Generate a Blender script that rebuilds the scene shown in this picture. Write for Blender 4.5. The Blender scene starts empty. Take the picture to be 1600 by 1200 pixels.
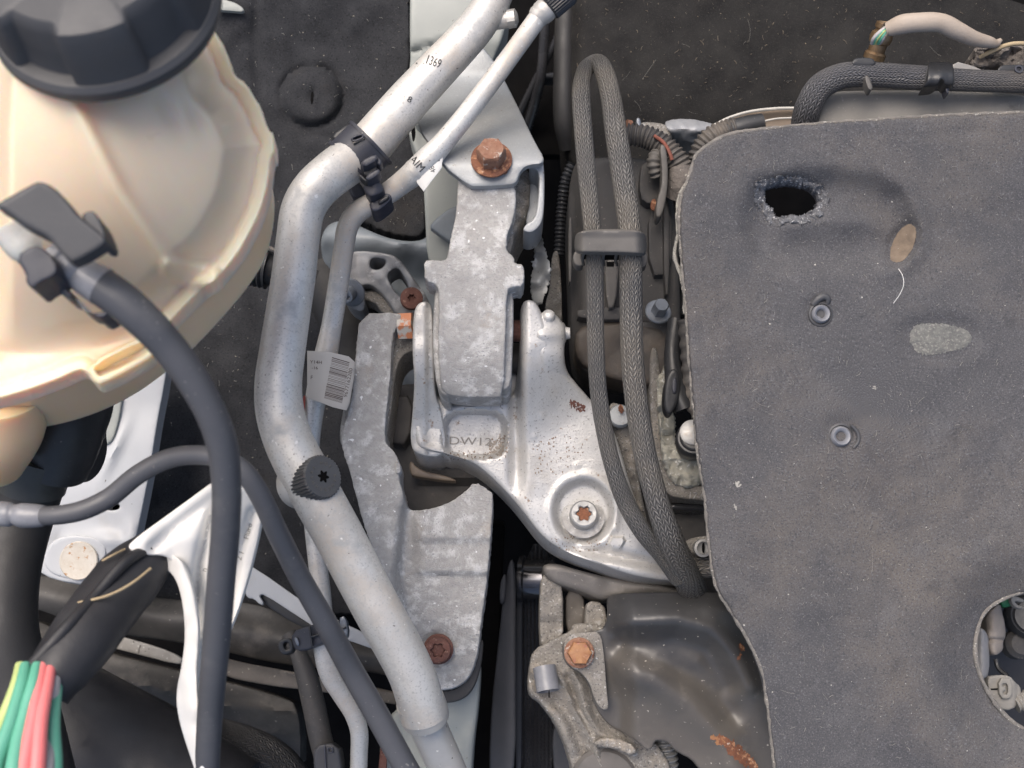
import bpy, math, random
import numpy as np
from mathutils import Vector
from mathutils.geometry import delaunay_2d_cdt
from mathutils.bvhtree import BVHTree
R = math.radians
sc = bpy.context.scene
COL = sc.collection
random.seed(7)
rng = np.random.default_rng(5)

# ---------------------------------------------------------------- camera, world, sun, exposure
CAMH = 600.0                       # camera height above the mount level, mm
S0 = 0.35                          # mm per photo pixel (1600 wide) at height 0
cd = bpy.data.cameras.new('camera'); cam = bpy.data.objects.new('camera', cd); COL.objects.link(cam)
cam.location = (0, 0, CAMH/1000)
cd.sensor_width = 36; cd.lens = 36*CAMH/(1600*S0)
cd.clip_start = 0.01; cd.clip_end = 20
cd.dof.use_dof = True; cd.dof.focus_distance = 0.605; cd.dof.aperture_fstop = 9.5
sc.camera = cam
SUN_DIR = Vector((-0.30, 0.50, 0.87)).normalized()
w = bpy.data.worlds.new('World'); sc.world = w; w.use_nodes = True
wn = w.node_tree.nodes; wl = w.node_tree.links
sky = wn.new('ShaderNodeTexSky'); sky.sky_type = 'NISHITA'; sky.sun_disc = False
sky.sun_elevation = math.asin(SUN_DIR.z); sky.sun_rotation = math.atan2(SUN_DIR.x, SUN_DIR.y)
sky.air_density = 1.0; sky.dust_density = 6.0; sky.ozone_density = 0.6; sky.altitude = 50
wl.new(sky.outputs[0], wn['Background'].inputs[0]); wn['Background'].inputs[1].default_value = 0.15
sd = bpy.data.lights.new('sun', 'SUN'); sd.energy = 1.3; sd.angle = R(45); sd.color = (1, .975, .94)
so = bpy.data.objects.new('sun', sd); COL.objects.link(so)
so.rotation_euler = SUN_DIR.to_track_quat('Z', 'Y').to_euler()
sc.view_settings.view_transform = 'Standard'; sc.view_settings.look = 'None'
sc.view_settings.exposure = 0.45; sc.view_settings.gamma = 1.0
sc.render.engine = 'CYCLES'

# ---------------------------------------------------------------- geometry helpers
LEAN = 0.30                        # true "down" runs slightly towards the foot of the picture
def mmpp(z): return S0*(CAMH-z)/CAMH
def PV(X, Y, Z):
    X = np.asarray(X, float); Y = np.asarray(Y, float); Z = np.asarray(Z, float)
    s = S0*(CAMH-Z)/CAMH
    return np.stack([(X-800)*s, (600-Y)*s, Z+0*X], -1)*0.001
def P(x, y, z=0): return PV(x, y, z)
DATA = {}
def mesh_obj(name, V, F, m, parent=None, smooth=40, uv=None):
    V = np.asarray(V, float)
    me = bpy.data.meshes.new(name)
    if parent is None: L = V.mean(0)
    else: L = np.array(ROOTLOC[parent.name])
    me.from_pydata((V-L).tolist(), [], F)
    if uv is not None:
        ul = me.uv_layers.new(name='UVMap'); ul.data.foreach_set('uv', np.asarray(uv, np.float32).ravel())
    me.materials.append(m)
    me.polygons.foreach_set('use_smooth', [True]*len(me.polygons))
    if smooth: me.set_sharp_from_angle(angle=R(smooth))
    me.update()
    o = bpy.data.objects.new(name, me); COL.objects.link(o)
    if parent is None: o.location = L
    else: o.parent = parent
    ROOTLOC[o.name] = tuple(L)
    DATA[o.name] = (V, F)
    return o
ROOTLOC = {}
def tag(o, label=None, cat=None, group=None, kind=None):
    if label: o['label'] = label
    if cat: o['category'] = cat
    if group: o['group'] = group
    if kind: o['kind'] = kind
    return o
def thing(name, x, y, z, label, cat, group=None):
    o = bpy.data.objects.new(name, None); COL.objects.link(o)
    L = P(x, y, z); o.location = L; o.empty_display_size = .01
    ROOTLOC[o.name] = tuple(L)
    return tag(o, label, cat, group)
def chaikin(p, n=2, closed=True):
    p = np.asarray(p, float)
    for _ in range(n):
        q = np.roll(p, -1, 0) if closed else p[1:]
        a = p if closed else p[:-1]
        new = np.empty((len(a)*2, p.shape[1])); new[0::2] = a*.75+q*.25; new[1::2] = a*.25+q*.75
        if not closed: new = np.vstack([p[:1], new, p[-1:]])
        p = new
    return p
def resample(p, step):
    p = np.asarray(p, float); q = np.roll(p, -1, 0); out = []
    for a, b in zip(p, q):
        L = np.hypot(*(b-a)); k = max(1, int(math.ceil(L/step)))
        if L < 1e-6: continue
        for i in range(k): out.append(a+(b-a)*i/k)
    # drop points that nearly coincide
    res = [out[0]]
    for c in out[1:]:
        if np.hypot(*(c-res[-1])) > step*.18: res.append(c)
    if np.hypot(*(res[0]-res[-1])) < step*.18: res.pop()
    return np.array(res)
def segdist(X, Y, a, b):
    X = np.asarray(X, float).ravel(); Y = np.asarray(Y, float).ravel()
    D = np.full(X.shape, 1e18)
    for p, q in zip(a, b):
        d = q-p; L = d@d
        if L < 1e-12: continue
        t = np.clip(((X-p[0])*d[0]+(Y-p[1])*d[1])/L, 0, 1)
        D = np.minimum(D, (X-p[0]-t*d[0])**2+(Y-p[1]-t*d[1])**2)
    return np.sqrt(D)
def polydist(X, Y, poly, closed=True):
    p = np.asarray(poly, float)
    if closed: return segdist(X, Y, p, np.roll(p, -1, 0))
    return segdist(X, Y, p[:-1], p[1:])
def inside(X, Y, poly):
    X = np.asarray(X, float); Y = np.asarray(Y, float); c = np.zeros(X.shape, bool)
    p = np.asarray(poly, float); q = np.roll(p, -1, 0)
    for (x0, y0), (x1, y1) in zip(p, q):
        if y0 == y1: continue
        k = ((y0 > Y) != (y1 > Y)) & (X < (x1-x0)*(Y-y0)/(y1-y0)+x0); c ^= k
    return c
def sstep(a, b, x):
    t = np.clip((np.asarray(x, float)-a)/(b-a), 0, 1); return t*t*(3-2*t)
def area(p):
    q = np.roll(p, -1, 0); return .5*np.sum(p[:, 0]*q[:, 1]-q[:, 0]*p[:, 1])
def vnoise(X, Y, s, seed=0):
    r = np.random.default_rng(seed); T = r.random((64, 64))
    x = np.asarray(X, float)/s+seed*3.1; y = np.asarray(Y, float)/s+seed*1.7
    i = np.floor(x).astype(int); j = np.floor(y).astype(int); fx = x-i; fy = y-j
    fx = fx*fx*(3-2*fx); fy = fy*fy*(3-2*fy)
    g = lambda a, b: T[a % 64, b % 64]
    return (g(i, j)*(1-fx)*(1-fy)+g(i+1, j)*fx*(1-fy)+g(i, j+1)*(1-fx)*fy+g(i+1, j+1)*fx*fy)*2-1
def gauss(X, Y, cx, cy, rx, ry=None, rot=0):
    ry = ry or rx; c, s = math.cos(R(rot)), math.sin(R(rot))
    u = ((X-cx)*c+(Y-cy)*s)/rx; v = (-(X-cx)*s+(Y-cy)*c)/ry
    return np.exp(-(u*u+v*v))
def ell(X, Y, cx, cy, rx, ry=None, rot=0):      # normalised elliptical radius
    ry = ry or rx; c, s = math.cos(R(rot)), math.sin(R(rot))
    return np.sqrt((((X-cx)*c+(Y-cy)*s)/rx)**2+((-(X-cx)*s+(Y-cy)*c)/ry)**2)
def ridge(X, Y, line, w):
    return np.exp(-(polydist(X, Y, line, False)/w)**2).reshape(np.shape(X))

def relief(name, out, h, m, parent=None, t=8, r=1.5, step=8, holes=(), ch=2, lean=None, jit=0, lab=None):
    """a solid with a shaped top: outline in photo pixels, top height h (mm) or h(X, Y), edges rounded by r mm, sides t mm deep"""
    lean = LEAN if lean is None else lean
    hf = h if callable(h) else (lambda X, Y: np.full(np.shape(X), float(h)))
    c0 = np.mean(np.asarray(out, float), 0); z0 = float(hf(np.array([c0[0]]), np.array([c0[1]]))[0])
    rp = r/mmpp(z0)
    loops = []
    for k, lp in enumerate([out]+list(holes)):
        p = resample(chaikin(lp, ch) if ch else np.asarray(lp, float), step*.8)
        if jit:
            n = len(p); a = np.cumsum(rng.normal(size=(n, 2)), 0); p = p+rng.normal(size=(n, 2))*jit
        A = area(p*[1, -1])
        if (k == 0) != (A > 0): p = p[::-1]
        loops.append(p)
    A = np.vstack(loops); B = np.vstack([np.roll(l, -1, 0) for l in loops])
    x0, y0 = loops[0].min(0); x1, y1 = loops[0].max(0)
    gx, gy = np.meshgrid(np.arange(x0, x1, step), np.arange(y0, y1, step*.87))
    gx = gx+(np.arange(gx.shape[0])[:, None] % 2)*step*.5
    gx = gx.ravel(); gy = gy.ravel()
    def ins(X, Y):
        k = inside(X, Y, loops[0])
        for l in loops[1:]: k &= ~inside(X, Y, l)
        return k
    k = ins(gx, gy); gx, gy = gx[k], gy[k]
    d = segdist(gx, gy, A, B); lim = max(step*.45, rp*1.25 if rp > 1 else 0)
    k = d > lim; IN = [np.stack([gx[k], gy[k]], 1)]
    if rp > .8:
        for f in ((.12, .45, 1.0) if rp > 3 else (.3, 1.0)):
            for l in loops:
                nx = np.roll(l, -1, 0)-np.roll(l, 1, 0); nn = np.stack([nx[:, 1], -nx[:, 0]], 1)
                nn = nn/np.maximum(np.hypot(nn[:, 0], nn[:, 1])[:, None], 1e-9)
                for sgn in (1,):
                    # inward normal: loops run counter-clockwise with y up, so inside is to the left
                    q = l+nn*np.array([1, 1])*rp*f
                    kk = ins(q[:, 0], q[:, 1])
                    if kk.mean() < .4: q = l-nn*rp*f; kk = ins(q[:, 0], q[:, 1])
                    q = q[kk]
                    if len(q):
                        dd = segdist(q[:, 0], q[:, 1], A, B); IN.append(q[dd > rp*f*.93])
    pts = np.vstack([A]+IN); nb = len(A)
    edges = []; s = 0
    for l in loops:
        n = len(l); edges += [(s+i, s+(i+1) % n) for i in range(n)]; s += n
    ov, oe, of, orv, _, _ = delaunay_2d_cdt([Vector((p[0], -p[1])) for p in pts], edges, [], 0, 1e-4)
    OV = np.array([(v[0], -v[1]) for v in ov])
    F = [tuple(f) for f in of]; FA = np.array(F)
    cen = OV[FA].mean(1); kk = ins(cen[:, 0], cen[:, 1])
    F = [f for f, g in zip(F, kk) if g]
    inv = {}
    for i, src in enumerate(orv):
        for q in src: inv.setdefault(q, i)
    D = segdist(OV[:, 0], OV[:, 1], A, B)
    Z = hf(OV[:, 0], OV[:, 1]).astype(float)
    if r > 0:
        u = np.clip(1-D/max(rp, 1e-6), 0, 1); Z = Z-r*(1-np.sqrt(np.clip(1-u*u, 0, 1)))
    V = PV(OV[:, 0], OV[:, 1], Z)
    # sides
    base = len(V); ring = [inv[i] for i in range(nb)]
    low = V[ring]+np.array([0, -lean*t, -t])*.001
    V = np.vstack([V, low])
    s = 0
    for l in loops:
        n = len(l)
        for i in range(n):
            a, b = s+i, s+(i+1) % n
            F.append((ring[b], ring[a], base+a, base+b))
        s += n
    o = mesh_obj(name, V, F, m, parent, smooth=50)
    if lab: o['label'] = lab
    return o

def crspline(p, per=None, step=None):
    p = np.asarray(p, float); n = len(p); out = []
    for i in range(n-1):
        a = p[max(i-1, 0)]; b = p[i]; c = p[i+1]; d = p[min(i+2, n-1)]
        L = np.linalg.norm((c-b)[:3]); k = max(2, int(math.ceil(L/step)))
        la = max(np.linalg.norm((b-a)[:3]), 1e-9)**.5; lb = max(L, 1e-9)**.5; lc = max(np.linalg.norm((d-c)[:3]), 1e-9)**.5
        if i == 0: m1 = (c-b)
        else: m1 = lb*((b-a)/la-(c-a)/(la+lb)+(c-b)/lb)
        if i == n-2: m2 = (c-b)
        else: m2 = lb*((c-b)/lb-(d-b)/(lb+lc)+(d-c)/lc)
        for j in range(k):
            t = j/k; t2 = t*t; t3 = t2*t
            out.append((2*t3-3*t2+1)*b+(t3-2*t2+t)*m1+(-2*t3+3*t2)*c+(t3-t2)*m2)
    out.append(p[-1]); return np.array(out)
def path3(pts):
    pts = np.asarray(pts, float)
    V = PV(pts[:, 0], pts[:, 1], pts[:, 2])*1000
    r = pts[:, 3]*S0*(CAMH-pts[:, 2])/CAMH
    return np.hstack([V, r[:, None]])
def sweep(C, seg=20, prof=None, up=None, cap=True, rot=0):
    """C: (n,4) centre mm + radius; returns V (mm), F, uv"""
    n = len(C); T = np.gradient(C[:, :3], axis=0); T /= np.linalg.norm(T, axis=1)[:, None]
    N = np.zeros((n, 3)); B = np.zeros((n, 3))
    if up is not None:
        u0 = np.array(up, float)
        for i in range(n):
            b = np.cross(T[i], u0); b /= np.linalg.norm(b); B[i] = b; N[i] = np.cross(b, T[i])
    else:
        a = np.array([0, 0, 1.]) if abs(T[0][2]) < .9 else np.array([0, 1., 0])
        v = a-T[0]*(a@T[0]); v /= np.linalg.norm(v)
        for i in range(n):
            v = v-T[i]*(v@T[i]); v /= np.linalg.norm(v); N[i] = v; B[i] = np.cross(T[i], v)
    if prof is None:
        th = np.arange(seg)/seg*2*np.pi+rot; prof = np.stack([np.cos(th), np.sin(th)], 1)
    prof = np.asarray(prof, float); seg = len(prof)
    V = C[:, None, :3]+C[:, None, 3:4]*(N[:, None, :]*prof[None, :, 0:1]+B[:, None, :]*prof[None, :, 1:2])
    V = V.reshape(-1, 3); F = []; uv = []
    s = np.concatenate([[0], np.cumsum(np.linalg.norm(np.diff(C[:, :3], axis=0), axis=1))])
    cir = 2*np.pi*np.mean(C[:, 3])
    for i in range(n-1):
        for j in range(seg):
            a = i*seg+j; b = i*seg+(j+1) % seg
            F.append((a, b, b+seg, a+seg)); u0 = j/seg; u1 = (j+1)/seg; v0 = s[i]/cir; v1 = s[i+1]/cir
            uv += [(u0, v0), (u1, v0), (u1, v1), (u0, v1)]
    if cap:
        F.append(tuple(range(seg))[::-1]); uv += [(0, 0)]*seg
        F.append(tuple(range((n-1)*seg, n*seg))); uv += [(0, 0)]*seg
    return V, F, uv
def tube(name, pts, m, parent=None, seg=20, step=2.0, rib=None, cap=True, lab=None, wob=0, raw=False, sm=45):
    C = crspline(path3(pts), step=step) if not raw else path3(pts)
    if wob:
        k = np.arange(len(C)); C[:, 3] *= 1+wob*vnoise(k*step, k*0, 9, 3)
    if rib:
        amp, pitch = rib; s = np.concatenate([[0], np.cumsum(np.linalg.norm(np.diff(C[:, :3], axis=0), axis=1))])
        C[:, 3] += amp*np.sign(np.cos(2*np.pi*s/pitch))*np.abs(np.cos(2*np.pi*s/pitch))**.5
    V, F, uv = sweep(C, seg, cap=cap)
    o = mesh_obj(name, V*.001, F, m, parent, smooth=sm, uv=uv)
    if lab: o['label'] = lab
    return o
def strip(name, pts, wd, th, m, parent=None, step=1.5, up=(0, 0, 1), bev=.25, lab=None, wf=None):
    """flat strap: pts (x, y, z) px, wd mm wide, th mm thick; 'up' is the strap's face normal"""
    p = np.asarray(pts, float); C = crspline(np.hstack([PV(p[:, 0], p[:, 1], p[:, 2])*1000, np.ones((len(p), 1))]), step=step)
    a, b = th/2, wd/2; c = min(a, b)*bev*2
    prof = [(a, -b+c), (a, b-c), (a-c, b), (-a+c, b), (-a, b-c), (-a, -b+c), (-a+c, -b), (a-c, -b)]
    V, F, uv = sweep(C, prof=prof, up=up)
    if wf is not None:
        n = len(C); sg = 8; V = V.reshape(n, sg, 3)
        for i in range(n): V[i] = C[i, :3]+(V[i]-C[i, :3])*wf(i/(n-1))
        V = V.reshape(-1, 3)
    o = mesh_obj(name, V*.001, F, m, parent, smooth=35, uv=uv)
    if lab: o['label'] = lab
    return o
def basis(axis):
    a = Vector(axis).normalized(); u = Vector((1, 0, 0)); u = (u-a*u.dot(a)).normalized(); v = a.cross(u)
    return np.array(u), np.array(v), np.array(a)
def lathe(name, c, axis, prof, m, parent=None, seg=36, rmod=None, rot=0, lab=None, sm=35):
    """c: (x, y, z) px; prof: [(r, h) mm] from bottom outside to top centre; rmod(i, theta)->factor"""
    u, v, a = basis(axis); O = P(*c)*1000; V = []; F = []
    for i, (r, h) in enumerate(prof):
        for j in range(seg):
            th = 2*np.pi*j/seg; rr = r*(rmod(i, th) if rmod else 1)
            V.append(O+u*rr*math.cos(th+rot)+v*rr*math.sin(th+rot)+a*h)
    for i in range(len(prof)-1):
        for j in range(seg):
            q = i*seg+j; s = i*seg+(j+1) % seg; F.append((q, s, s+seg, q+seg))
    n = len(prof)
    if prof[-1][0] > .01: F.append(tuple(range((n-1)*seg, n*seg)))
    if prof[0][0] > .01: F.append(tuple(range(seg))[::-1])
    o = mesh_obj(name, np.array(V)*.001, F, m, parent, smooth=sm)
    if lab: o['label'] = lab
    return o
def hexmod(th):
    k = (th % (math.pi/3))-math.pi/6; return math.cos(math.pi/6)/math.cos(k)
def torxmod(th): return 1+.17*math.cos(6*th)
def rbox(name, c, size, m, parent=None, rz=0, axis=(0, 0, 1), bev=.6, lab=None, taper=1):
    import bmesh
    bm = bmesh.new(); bmesh.ops.create_cube(bm, size=1)
    for q in bm.verts:
        k = taper if q.co.z > 0 else 1
        q.co = Vector((q.co.x*size[0]*k, q.co.y*size[1]*k, q.co.z*size[2]))
    if bev: bmesh.ops.bevel(bm, geom=bm.edges[:], offset=bev, segments=2, affect='EDGES', profile=.6)
    bm.verts.index_update(); u, v, a = basis(axis); O = P(*c)*1000; cz, sz = math.cos(R(rz)), math.sin(R(rz))
    V = [O+u*(q.co.x*cz-q.co.y*sz)+v*(q.co.x*sz+q.co.y*cz)+a*q.co.z for q in bm.verts]
    F = [tuple(x.index for x in f.verts) for f in bm.faces]; bm.free()
    o = mesh_obj(name, np.array(V)*.001, F, m, parent, smooth=35)
    if lab: o['label'] = lab
    return o
def bvh(objs):
    Vs = []; Fs = []; k = 0
    for o in objs:
        V, F = DATA[o.name]; Vs += [Vector(v) for v in V]; Fs += [tuple(i+k for i in f) for f in F]; k += len(V)
    return BVHTree.FromPolygons(Vs, Fs)
CAM = Vector((0, 0, CAMH/1000))
def hit(tree, x, y):
    d = (Vector(P(x, y, 0))-CAM).normalized(); h = tree.ray_cast(CAM, d)
    return h[0], h[1]
def on_surface(name, X, Y, F, tree, m, parent, lift=.12, thick=None):
    """lays a small flat shape (photo pixels) onto the surface below it"""
    V = []
    last = None
    for x, y in zip(X, Y):
        p, n = hit(tree, x, y)
        if p is None:
            p = last if last is not None else Vector(P(x, y, 0)); n = Vector((0, 0, 1))
        if n.z < 0: n = -n
        last = p; V.append(np.array(p)+np.array(n)*lift*.001)
    return mesh_obj(name, np.array(V), F, m, parent, smooth=0)
def text_on(name, s, x, y, size, rot, tree, m, parent, lift=.12, sx=1, flip=False):
    """lettering printed on a surface; x, y centre in photo pixels, size = letter height px, rot degrees clockwise in the picture"""
    cu = bpy.data.curves.new('lettering', 'FONT'); cu.body = s; cu.size = 1; cu.align_x = 'CENTER'; cu.align_y = 'CENTER'
    cu.resolution_u = 3
    tmp = bpy.data.objects.new('lettering', cu); COL.objects.link(tmp)
    dg = bpy.context.evaluated_depsgraph_get(); me = bpy.data.meshes.new_from_object(tmp.evaluated_get(dg))
    V = np.array([v.co for v in me.vertices]); F = [tuple(p.vertices) for p in me.polygons]
    bpy.data.objects.remove(tmp); bpy.data.curves.remove(cu); bpy.data.meshes.remove(me)
    c, q = math.cos(R(rot)), math.sin(R(rot)); a = V[:, 0]*size*1.35*sx*(-1 if flip else 1); b = -V[:, 1]*size*1.35
    return on_surface(name, x+a*c-b*q, y+a*q+b*c, F, tree, m, parent, lift)
def quads_on(name, quads, tree, m, parent, lift=.1):
    X = []; Y = []; F = []
    for q in quads:
        k = len(X); X += [p[0] for p in q]; Y += [p[1] for p in q]; F.append(tuple(range(k, k+len(q))))
    return on_surface(name, X, Y, F, tree, m, parent, lift)

# ---------------------------------------------------------------- materials
def mk(name, c1, c2=None, sc1=40, rough=.5, rvar=.12, metal=0, bump=.15, bsc=900, bdist=.0004, stains=(), specks=(), sss=0, sssr=(1, .55, .3),
       coat=0, spec=.5, stretch=None, big=None, detail=6, ymask=None):
    m = bpy.data.materials.new(name); m.use_nodes = True; nt = m.node_tree; N = nt.nodes; L = nt.links
    b = N['Principled BSDF']; tc = N.new('ShaderNodeTexCoord'); co = tc.outputs['Object']
    if stretch:
        mp = N.new('ShaderNodeMapping'); mp.inputs['Scale'].default_value = stretch; L.new(co, mp.inputs[0]); co2 = mp.outputs[0]
    else: co2 = co
    def noise(s, det=6, ro=.6, v=co):
        n = N.new('ShaderNodeTexNoise'); n.inputs['Scale'].default_value = s; n.inputs['Detail'].default_value = det
        n.inputs['Roughness'].default_value = ro; L.new(v, n.inputs['Vector']); return n.outputs['Fac']
    def rng_(f, lo, hi, a=0, c=1):
        r = N.new('ShaderNodeMapRange'); L.new(f, r.inputs[0]); r.inputs[1].default_value = lo; r.inputs[2].default_value = hi
        r.inputs[3].default_value = a; r.inputs[4].default_value = c; return r.outputs[0]
    def mix(f, A, Bc):
        x = N.new('ShaderNodeMix'); x.data_type = 'RGBA'; L.new(f, x.inputs[0])
        for s_, i in ((A, 6), (Bc, 7)):
            if isinstance(s_, tuple): x.inputs[i].default_value = (*s_, 1)
            else: L.new(s_, x.inputs[i])
        return x.outputs[2]
    c2 = c2 or tuple(v*.75 for v in c1)
    col = mix(rng_(noise(sc1, detail, .62, co2), .33, .67), c1, c2)
    bumpsrc = noise(bsc, 4, .7, co2)
    rr = rng_(noise(sc1*2.3, 4), .3, .7, rough-rvar, min(1, rough+rvar))
    met = None
    for (c, s, lo, hi) in stains:
        f = rng_(noise(s, 7, .65), lo, hi)
        if ymask:                                  # dirt that has settled on one end of the thing
            sx = N.new('ShaderNodeSeparateXYZ'); L.new(co, sx.inputs[0]); g0 = N.new('ShaderNodeMath'); g0.operation = 'MULTIPLY'
            L.new(f, g0.inputs[0]); L.new(rng_(sx.outputs[1], ymask[0], ymask[1]), g0.inputs[1]); f = g0.outputs[0]
        col = mix(f, col, c)
        if metal:
            g = N.new('ShaderNodeMath'); g.operation = 'MULTIPLY'; g.inputs[1].default_value = -metal; L.new(f, g.inputs[0])
            g2 = N.new('ShaderNodeMath'); g2.operation = 'ADD'; L.new(g.outputs[0], g2.inputs[0])
            if met is None: g2.inputs[1].default_value = metal
            else: L.new(met, g2.inputs[1])
            g2.use_clamp = True; met = g2.outputs[0]
    for (c, s, lo, hi) in specks:
        f = rng_(noise(s, 2, .5), lo, hi); col = mix(f, col, c)
    L.new(col, b.inputs['Base Color']); L.new(rr, b.inputs['Roughness'])
    if met is not None: L.new(met, b.inputs['Metallic'])
    else: b.inputs['Metallic'].default_value = metal
    b.inputs['Specular IOR Level'].default_value = spec
    if coat: b.inputs['Coat Weight'].default_value = coat; b.inputs['Coat Roughness'].default_value = .2
    if sss:
        b.inputs['Subsurface Weight'].default_value = sss; b.inputs['Subsurface Radius'].default_value = sssr
        b.inputs['Subsurface Scale'].default_value = .009
    bp = N.new('ShaderNodeBump'); bp.inputs['Strength'].default_value = bump; bp.inputs['Distance'].default_value = bdist
    L.new(bumpsrc, bp.inputs['Height']); last = bp
    if big:
        bs, bd, st = big; b2 = N.new('ShaderNodeBump'); b2.inputs['Strength'].default_value = st; b2.inputs['Distance'].default_value = bd
        L.new(noise(bs, 3, .5), b2.inputs['Height']); L.new(bp.outputs[0], b2.inputs['Normal']); last = b2
    L.new(last.outputs[0], b.inputs['Normal'])
    return m
def mk_braid(name, dark=(.02, .021, .023), light=(.19, .185, .175), cols=10, per=1.15, dust=(.2, .17, .13), bulge=0.0):
    m = bpy.data.materials.new(name); m.use_nodes = True; nt = m.node_tree; N = nt.nodes; L = nt.links; b = N['Principled BSDF']
    uv = N.new('ShaderNodeUVMap'); sp = N.new('ShaderNodeSeparateXYZ'); L.new(uv.outputs[0], sp.inputs[0])
    def M(op, a, c=None, d=None):
        n = N.new('ShaderNodeMath'); n.operation = op
        for i, q in enumerate((a, c, d)):
            if q is None: continue
            if isinstance(q, (int, float)): n.inputs[i].default_value = q
            else: L.new(q, n.inputs[i])
        return n.outputs[0]
    nz = N.new('ShaderNodeTexNoise'); nz.inputs['Scale'].default_value = 60; tcz = N.new('ShaderNodeTexCoord'); L.new(tcz.outputs['Object'], nz.inputs['Vector'])
    u = M('ADD', M('MULTIPLY', sp.outputs[0], cols), M('MULTIPLY', nz.outputs[0], 2.2)); fu = M('FRACT', u)
    tri = M('ABSOLUTE', M('SUBTRACT', fu, .5))
    v = M('MULTIPLY', sp.outputs[1], cols*per*1.6)
    tc = N.new('ShaderNodeTexCoord'); nn = N.new('ShaderNodeTexNoise'); nn.inputs['Scale'].default_value = 150; L.new(tc.outputs['Object'], nn.inputs['Vector'])
    v = M('ADD', v, M('MULTIPLY', nn.outputs[0], 1.4))
    ph = M('FRACT', M('ADD', v, M('MULTIPLY', tri, 2.2)))
    strand = M('ABSOLUTE', M('SUBTRACT', ph, .5))          # 0 centre of a strand, .5 gap
    h = M('SUBTRACT', 1, M('MULTIPLY', strand, 2)); h = M('POWER', h, .6)
    groove = M('POWER', M('MULTIPLY', M('ABSOLUTE', M('SUBTRACT', M('FRACT', M('MULTIPLY', fu, 2)), .5)), 2), 3)
    h2 = M('MULTIPLY', h, M('SUBTRACT', 1, M('MULTIPLY', groove, .85)))
    mx = N.new('ShaderNodeMix'); mx.data_type = 'RGBA'; L.new(h2, mx.inputs[0])
    mx.inputs[6].default_value = (*dark, 1); mx.inputs[7].default_value = (*light, 1)
    n2 = N.new('ShaderNodeTexNoise'); n2.inputs['Scale'].default_value = 28; n2.inputs['Detail'].default_value = 6; L.new(tc.outputs['Object'], n2.inputs['Vector'])
    f = N.new('ShaderNodeMapRange'); L.new(n2.outputs[0], f.inputs[0]); f.inputs[1].default_value = .45; f.inputs[2].default_value = .75; f.inputs[4].default_value = .45
    m2 = N.new('ShaderNodeMix'); m2.data_type = 'RGBA'; L.new(f.outputs[0], m2.inputs[0]); L.new(mx.outputs[2], m2.inputs[6]); m2.inputs[7].default_value = (*dust, 1)
    L.new(m2.outputs[2], b.inputs['Base Color']); b.inputs['Roughness'].default_value = .5
    bp = N.new('ShaderNodeBump'); bp.inputs['Strength'].default_value = .9; bp.inputs['Distance'].default_value = .0007
    L.new(h2, bp.inputs['Height']); L.new(bp.outputs[0], b.inputs['Normal'])
    return m
W = (.75, .74, .72)
M_pit = mk('black_depths', (.003, .003, .0035), (.006, .0055, .0055), rough=.9, spec=.08)  # near black colour stands in for the shade of deep gaps and slots
M_felt = mk('black_felt', (.026, .027, .030), (.042, .043, .047), 60, rough=.95, rvar=.03, bump=.8, bsc=1500, bdist=.0006, spec=.15,
            stains=[((.045, .040, .036), 18, .56, .8)], specks=[((.056, .058, .064), 1300, .56, .74), ((.014, .014, .016), 1000, .56, .74), ((.34, .31, .26), 560, .735, .77)])
M_felt2 = mk('black_felt_dusty', (.018, .0175, .018), (.031, .030, .029), 50, rough=.95, rvar=.03, bump=.8, bsc=1500, bdist=.0006, spec=.12,
             stains=[((.036, .033, .03), 14, .55, .85)], specks=[((.042, .041, .040), 1300, .56, .74), ((.10, .095, .085), 1700, .68, .75), ((.32, .26, .19), 560, .74, .775)])
M_pad = mk('grey_felt', (.078, .078, .083), (.106, .104, .108), 14, rough=.97, rvar=.02, bump=.85, bsc=1300, bdist=.0006, spec=.12, stretch=(1, 1, 1),
           stains=[((.140, .125, .112), 7, .46, .68), ((.045, .045, .05), 30, .60, .82), ((.052, .054, .064), 12, .53, .78), ((.13, .128, .132), 38, .56, .8)], specks=[((.155, .155, .165), 1300, .52, .72), ((.055, .056, .064), 1250, .52, .72), ((.5, .48, .44), 520, .745, .78)])
M_fibre = mk('pale_fibres', (.42, .40, .35), (.25, .24, .22), 300, rough=.9, bump=.9, bsc=2500, bdist=.0006, specks=[((.1, .1, .1), 900, .55, .65)])
M_ash = mk('frayed_fibres', (.19, .195, .21), (.075, .077, .086), 260, rough=.95, bump=1, bsc=1600, bdist=.001, specks=[((.6, .6, .6), 900, .6, .7)])
M_lint = mk('lint', (.40, .38, .34), (.28, .27, .25), 300, rough=.9, bump=0)
M_tan = mk('tan_fibre_patch', (.20, .155, .115), (.13, .10, .075), 220, rough=.95, bump=.6, bsc=1500)
M_cast = mk('rough_cast_alloy', (.40, .39, .375), (.31, .30, .29), 230, rough=.6, metal=.2, bump=.9, bsc=900, bdist=.0007,
            stains=[((.53, .525, .515), 110, .50, .62), ((.32, .31, .30), 150, .56, .72), ((.33, .28, .23), 34, .60, .80)], specks=[((.60, .60, .595), 900, .60, .72), ((.21, .21, .21), 900, .58, .74), ((.75, .75, .75), 330, .70, .74)], big=(170, .0005, .15))
M_cast_worn = mk('corroded_cast_alloy', (.27, .25, .225), (.19, .175, .155), 70, rough=.7, metal=.2, bump=.8, bsc=650, bdist=.0007,
                 stains=[((.36, .31, .25), 45, .52, .75), ((.36, .355, .345), 85, .58, .68)], specks=[((.42, .41, .385), 850, .60, .72), ((.09, .085, .08), 800, .58, .70), ((.6, .6, .58), 380, .70, .74)], big=(150, .0009, .5))
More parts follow.
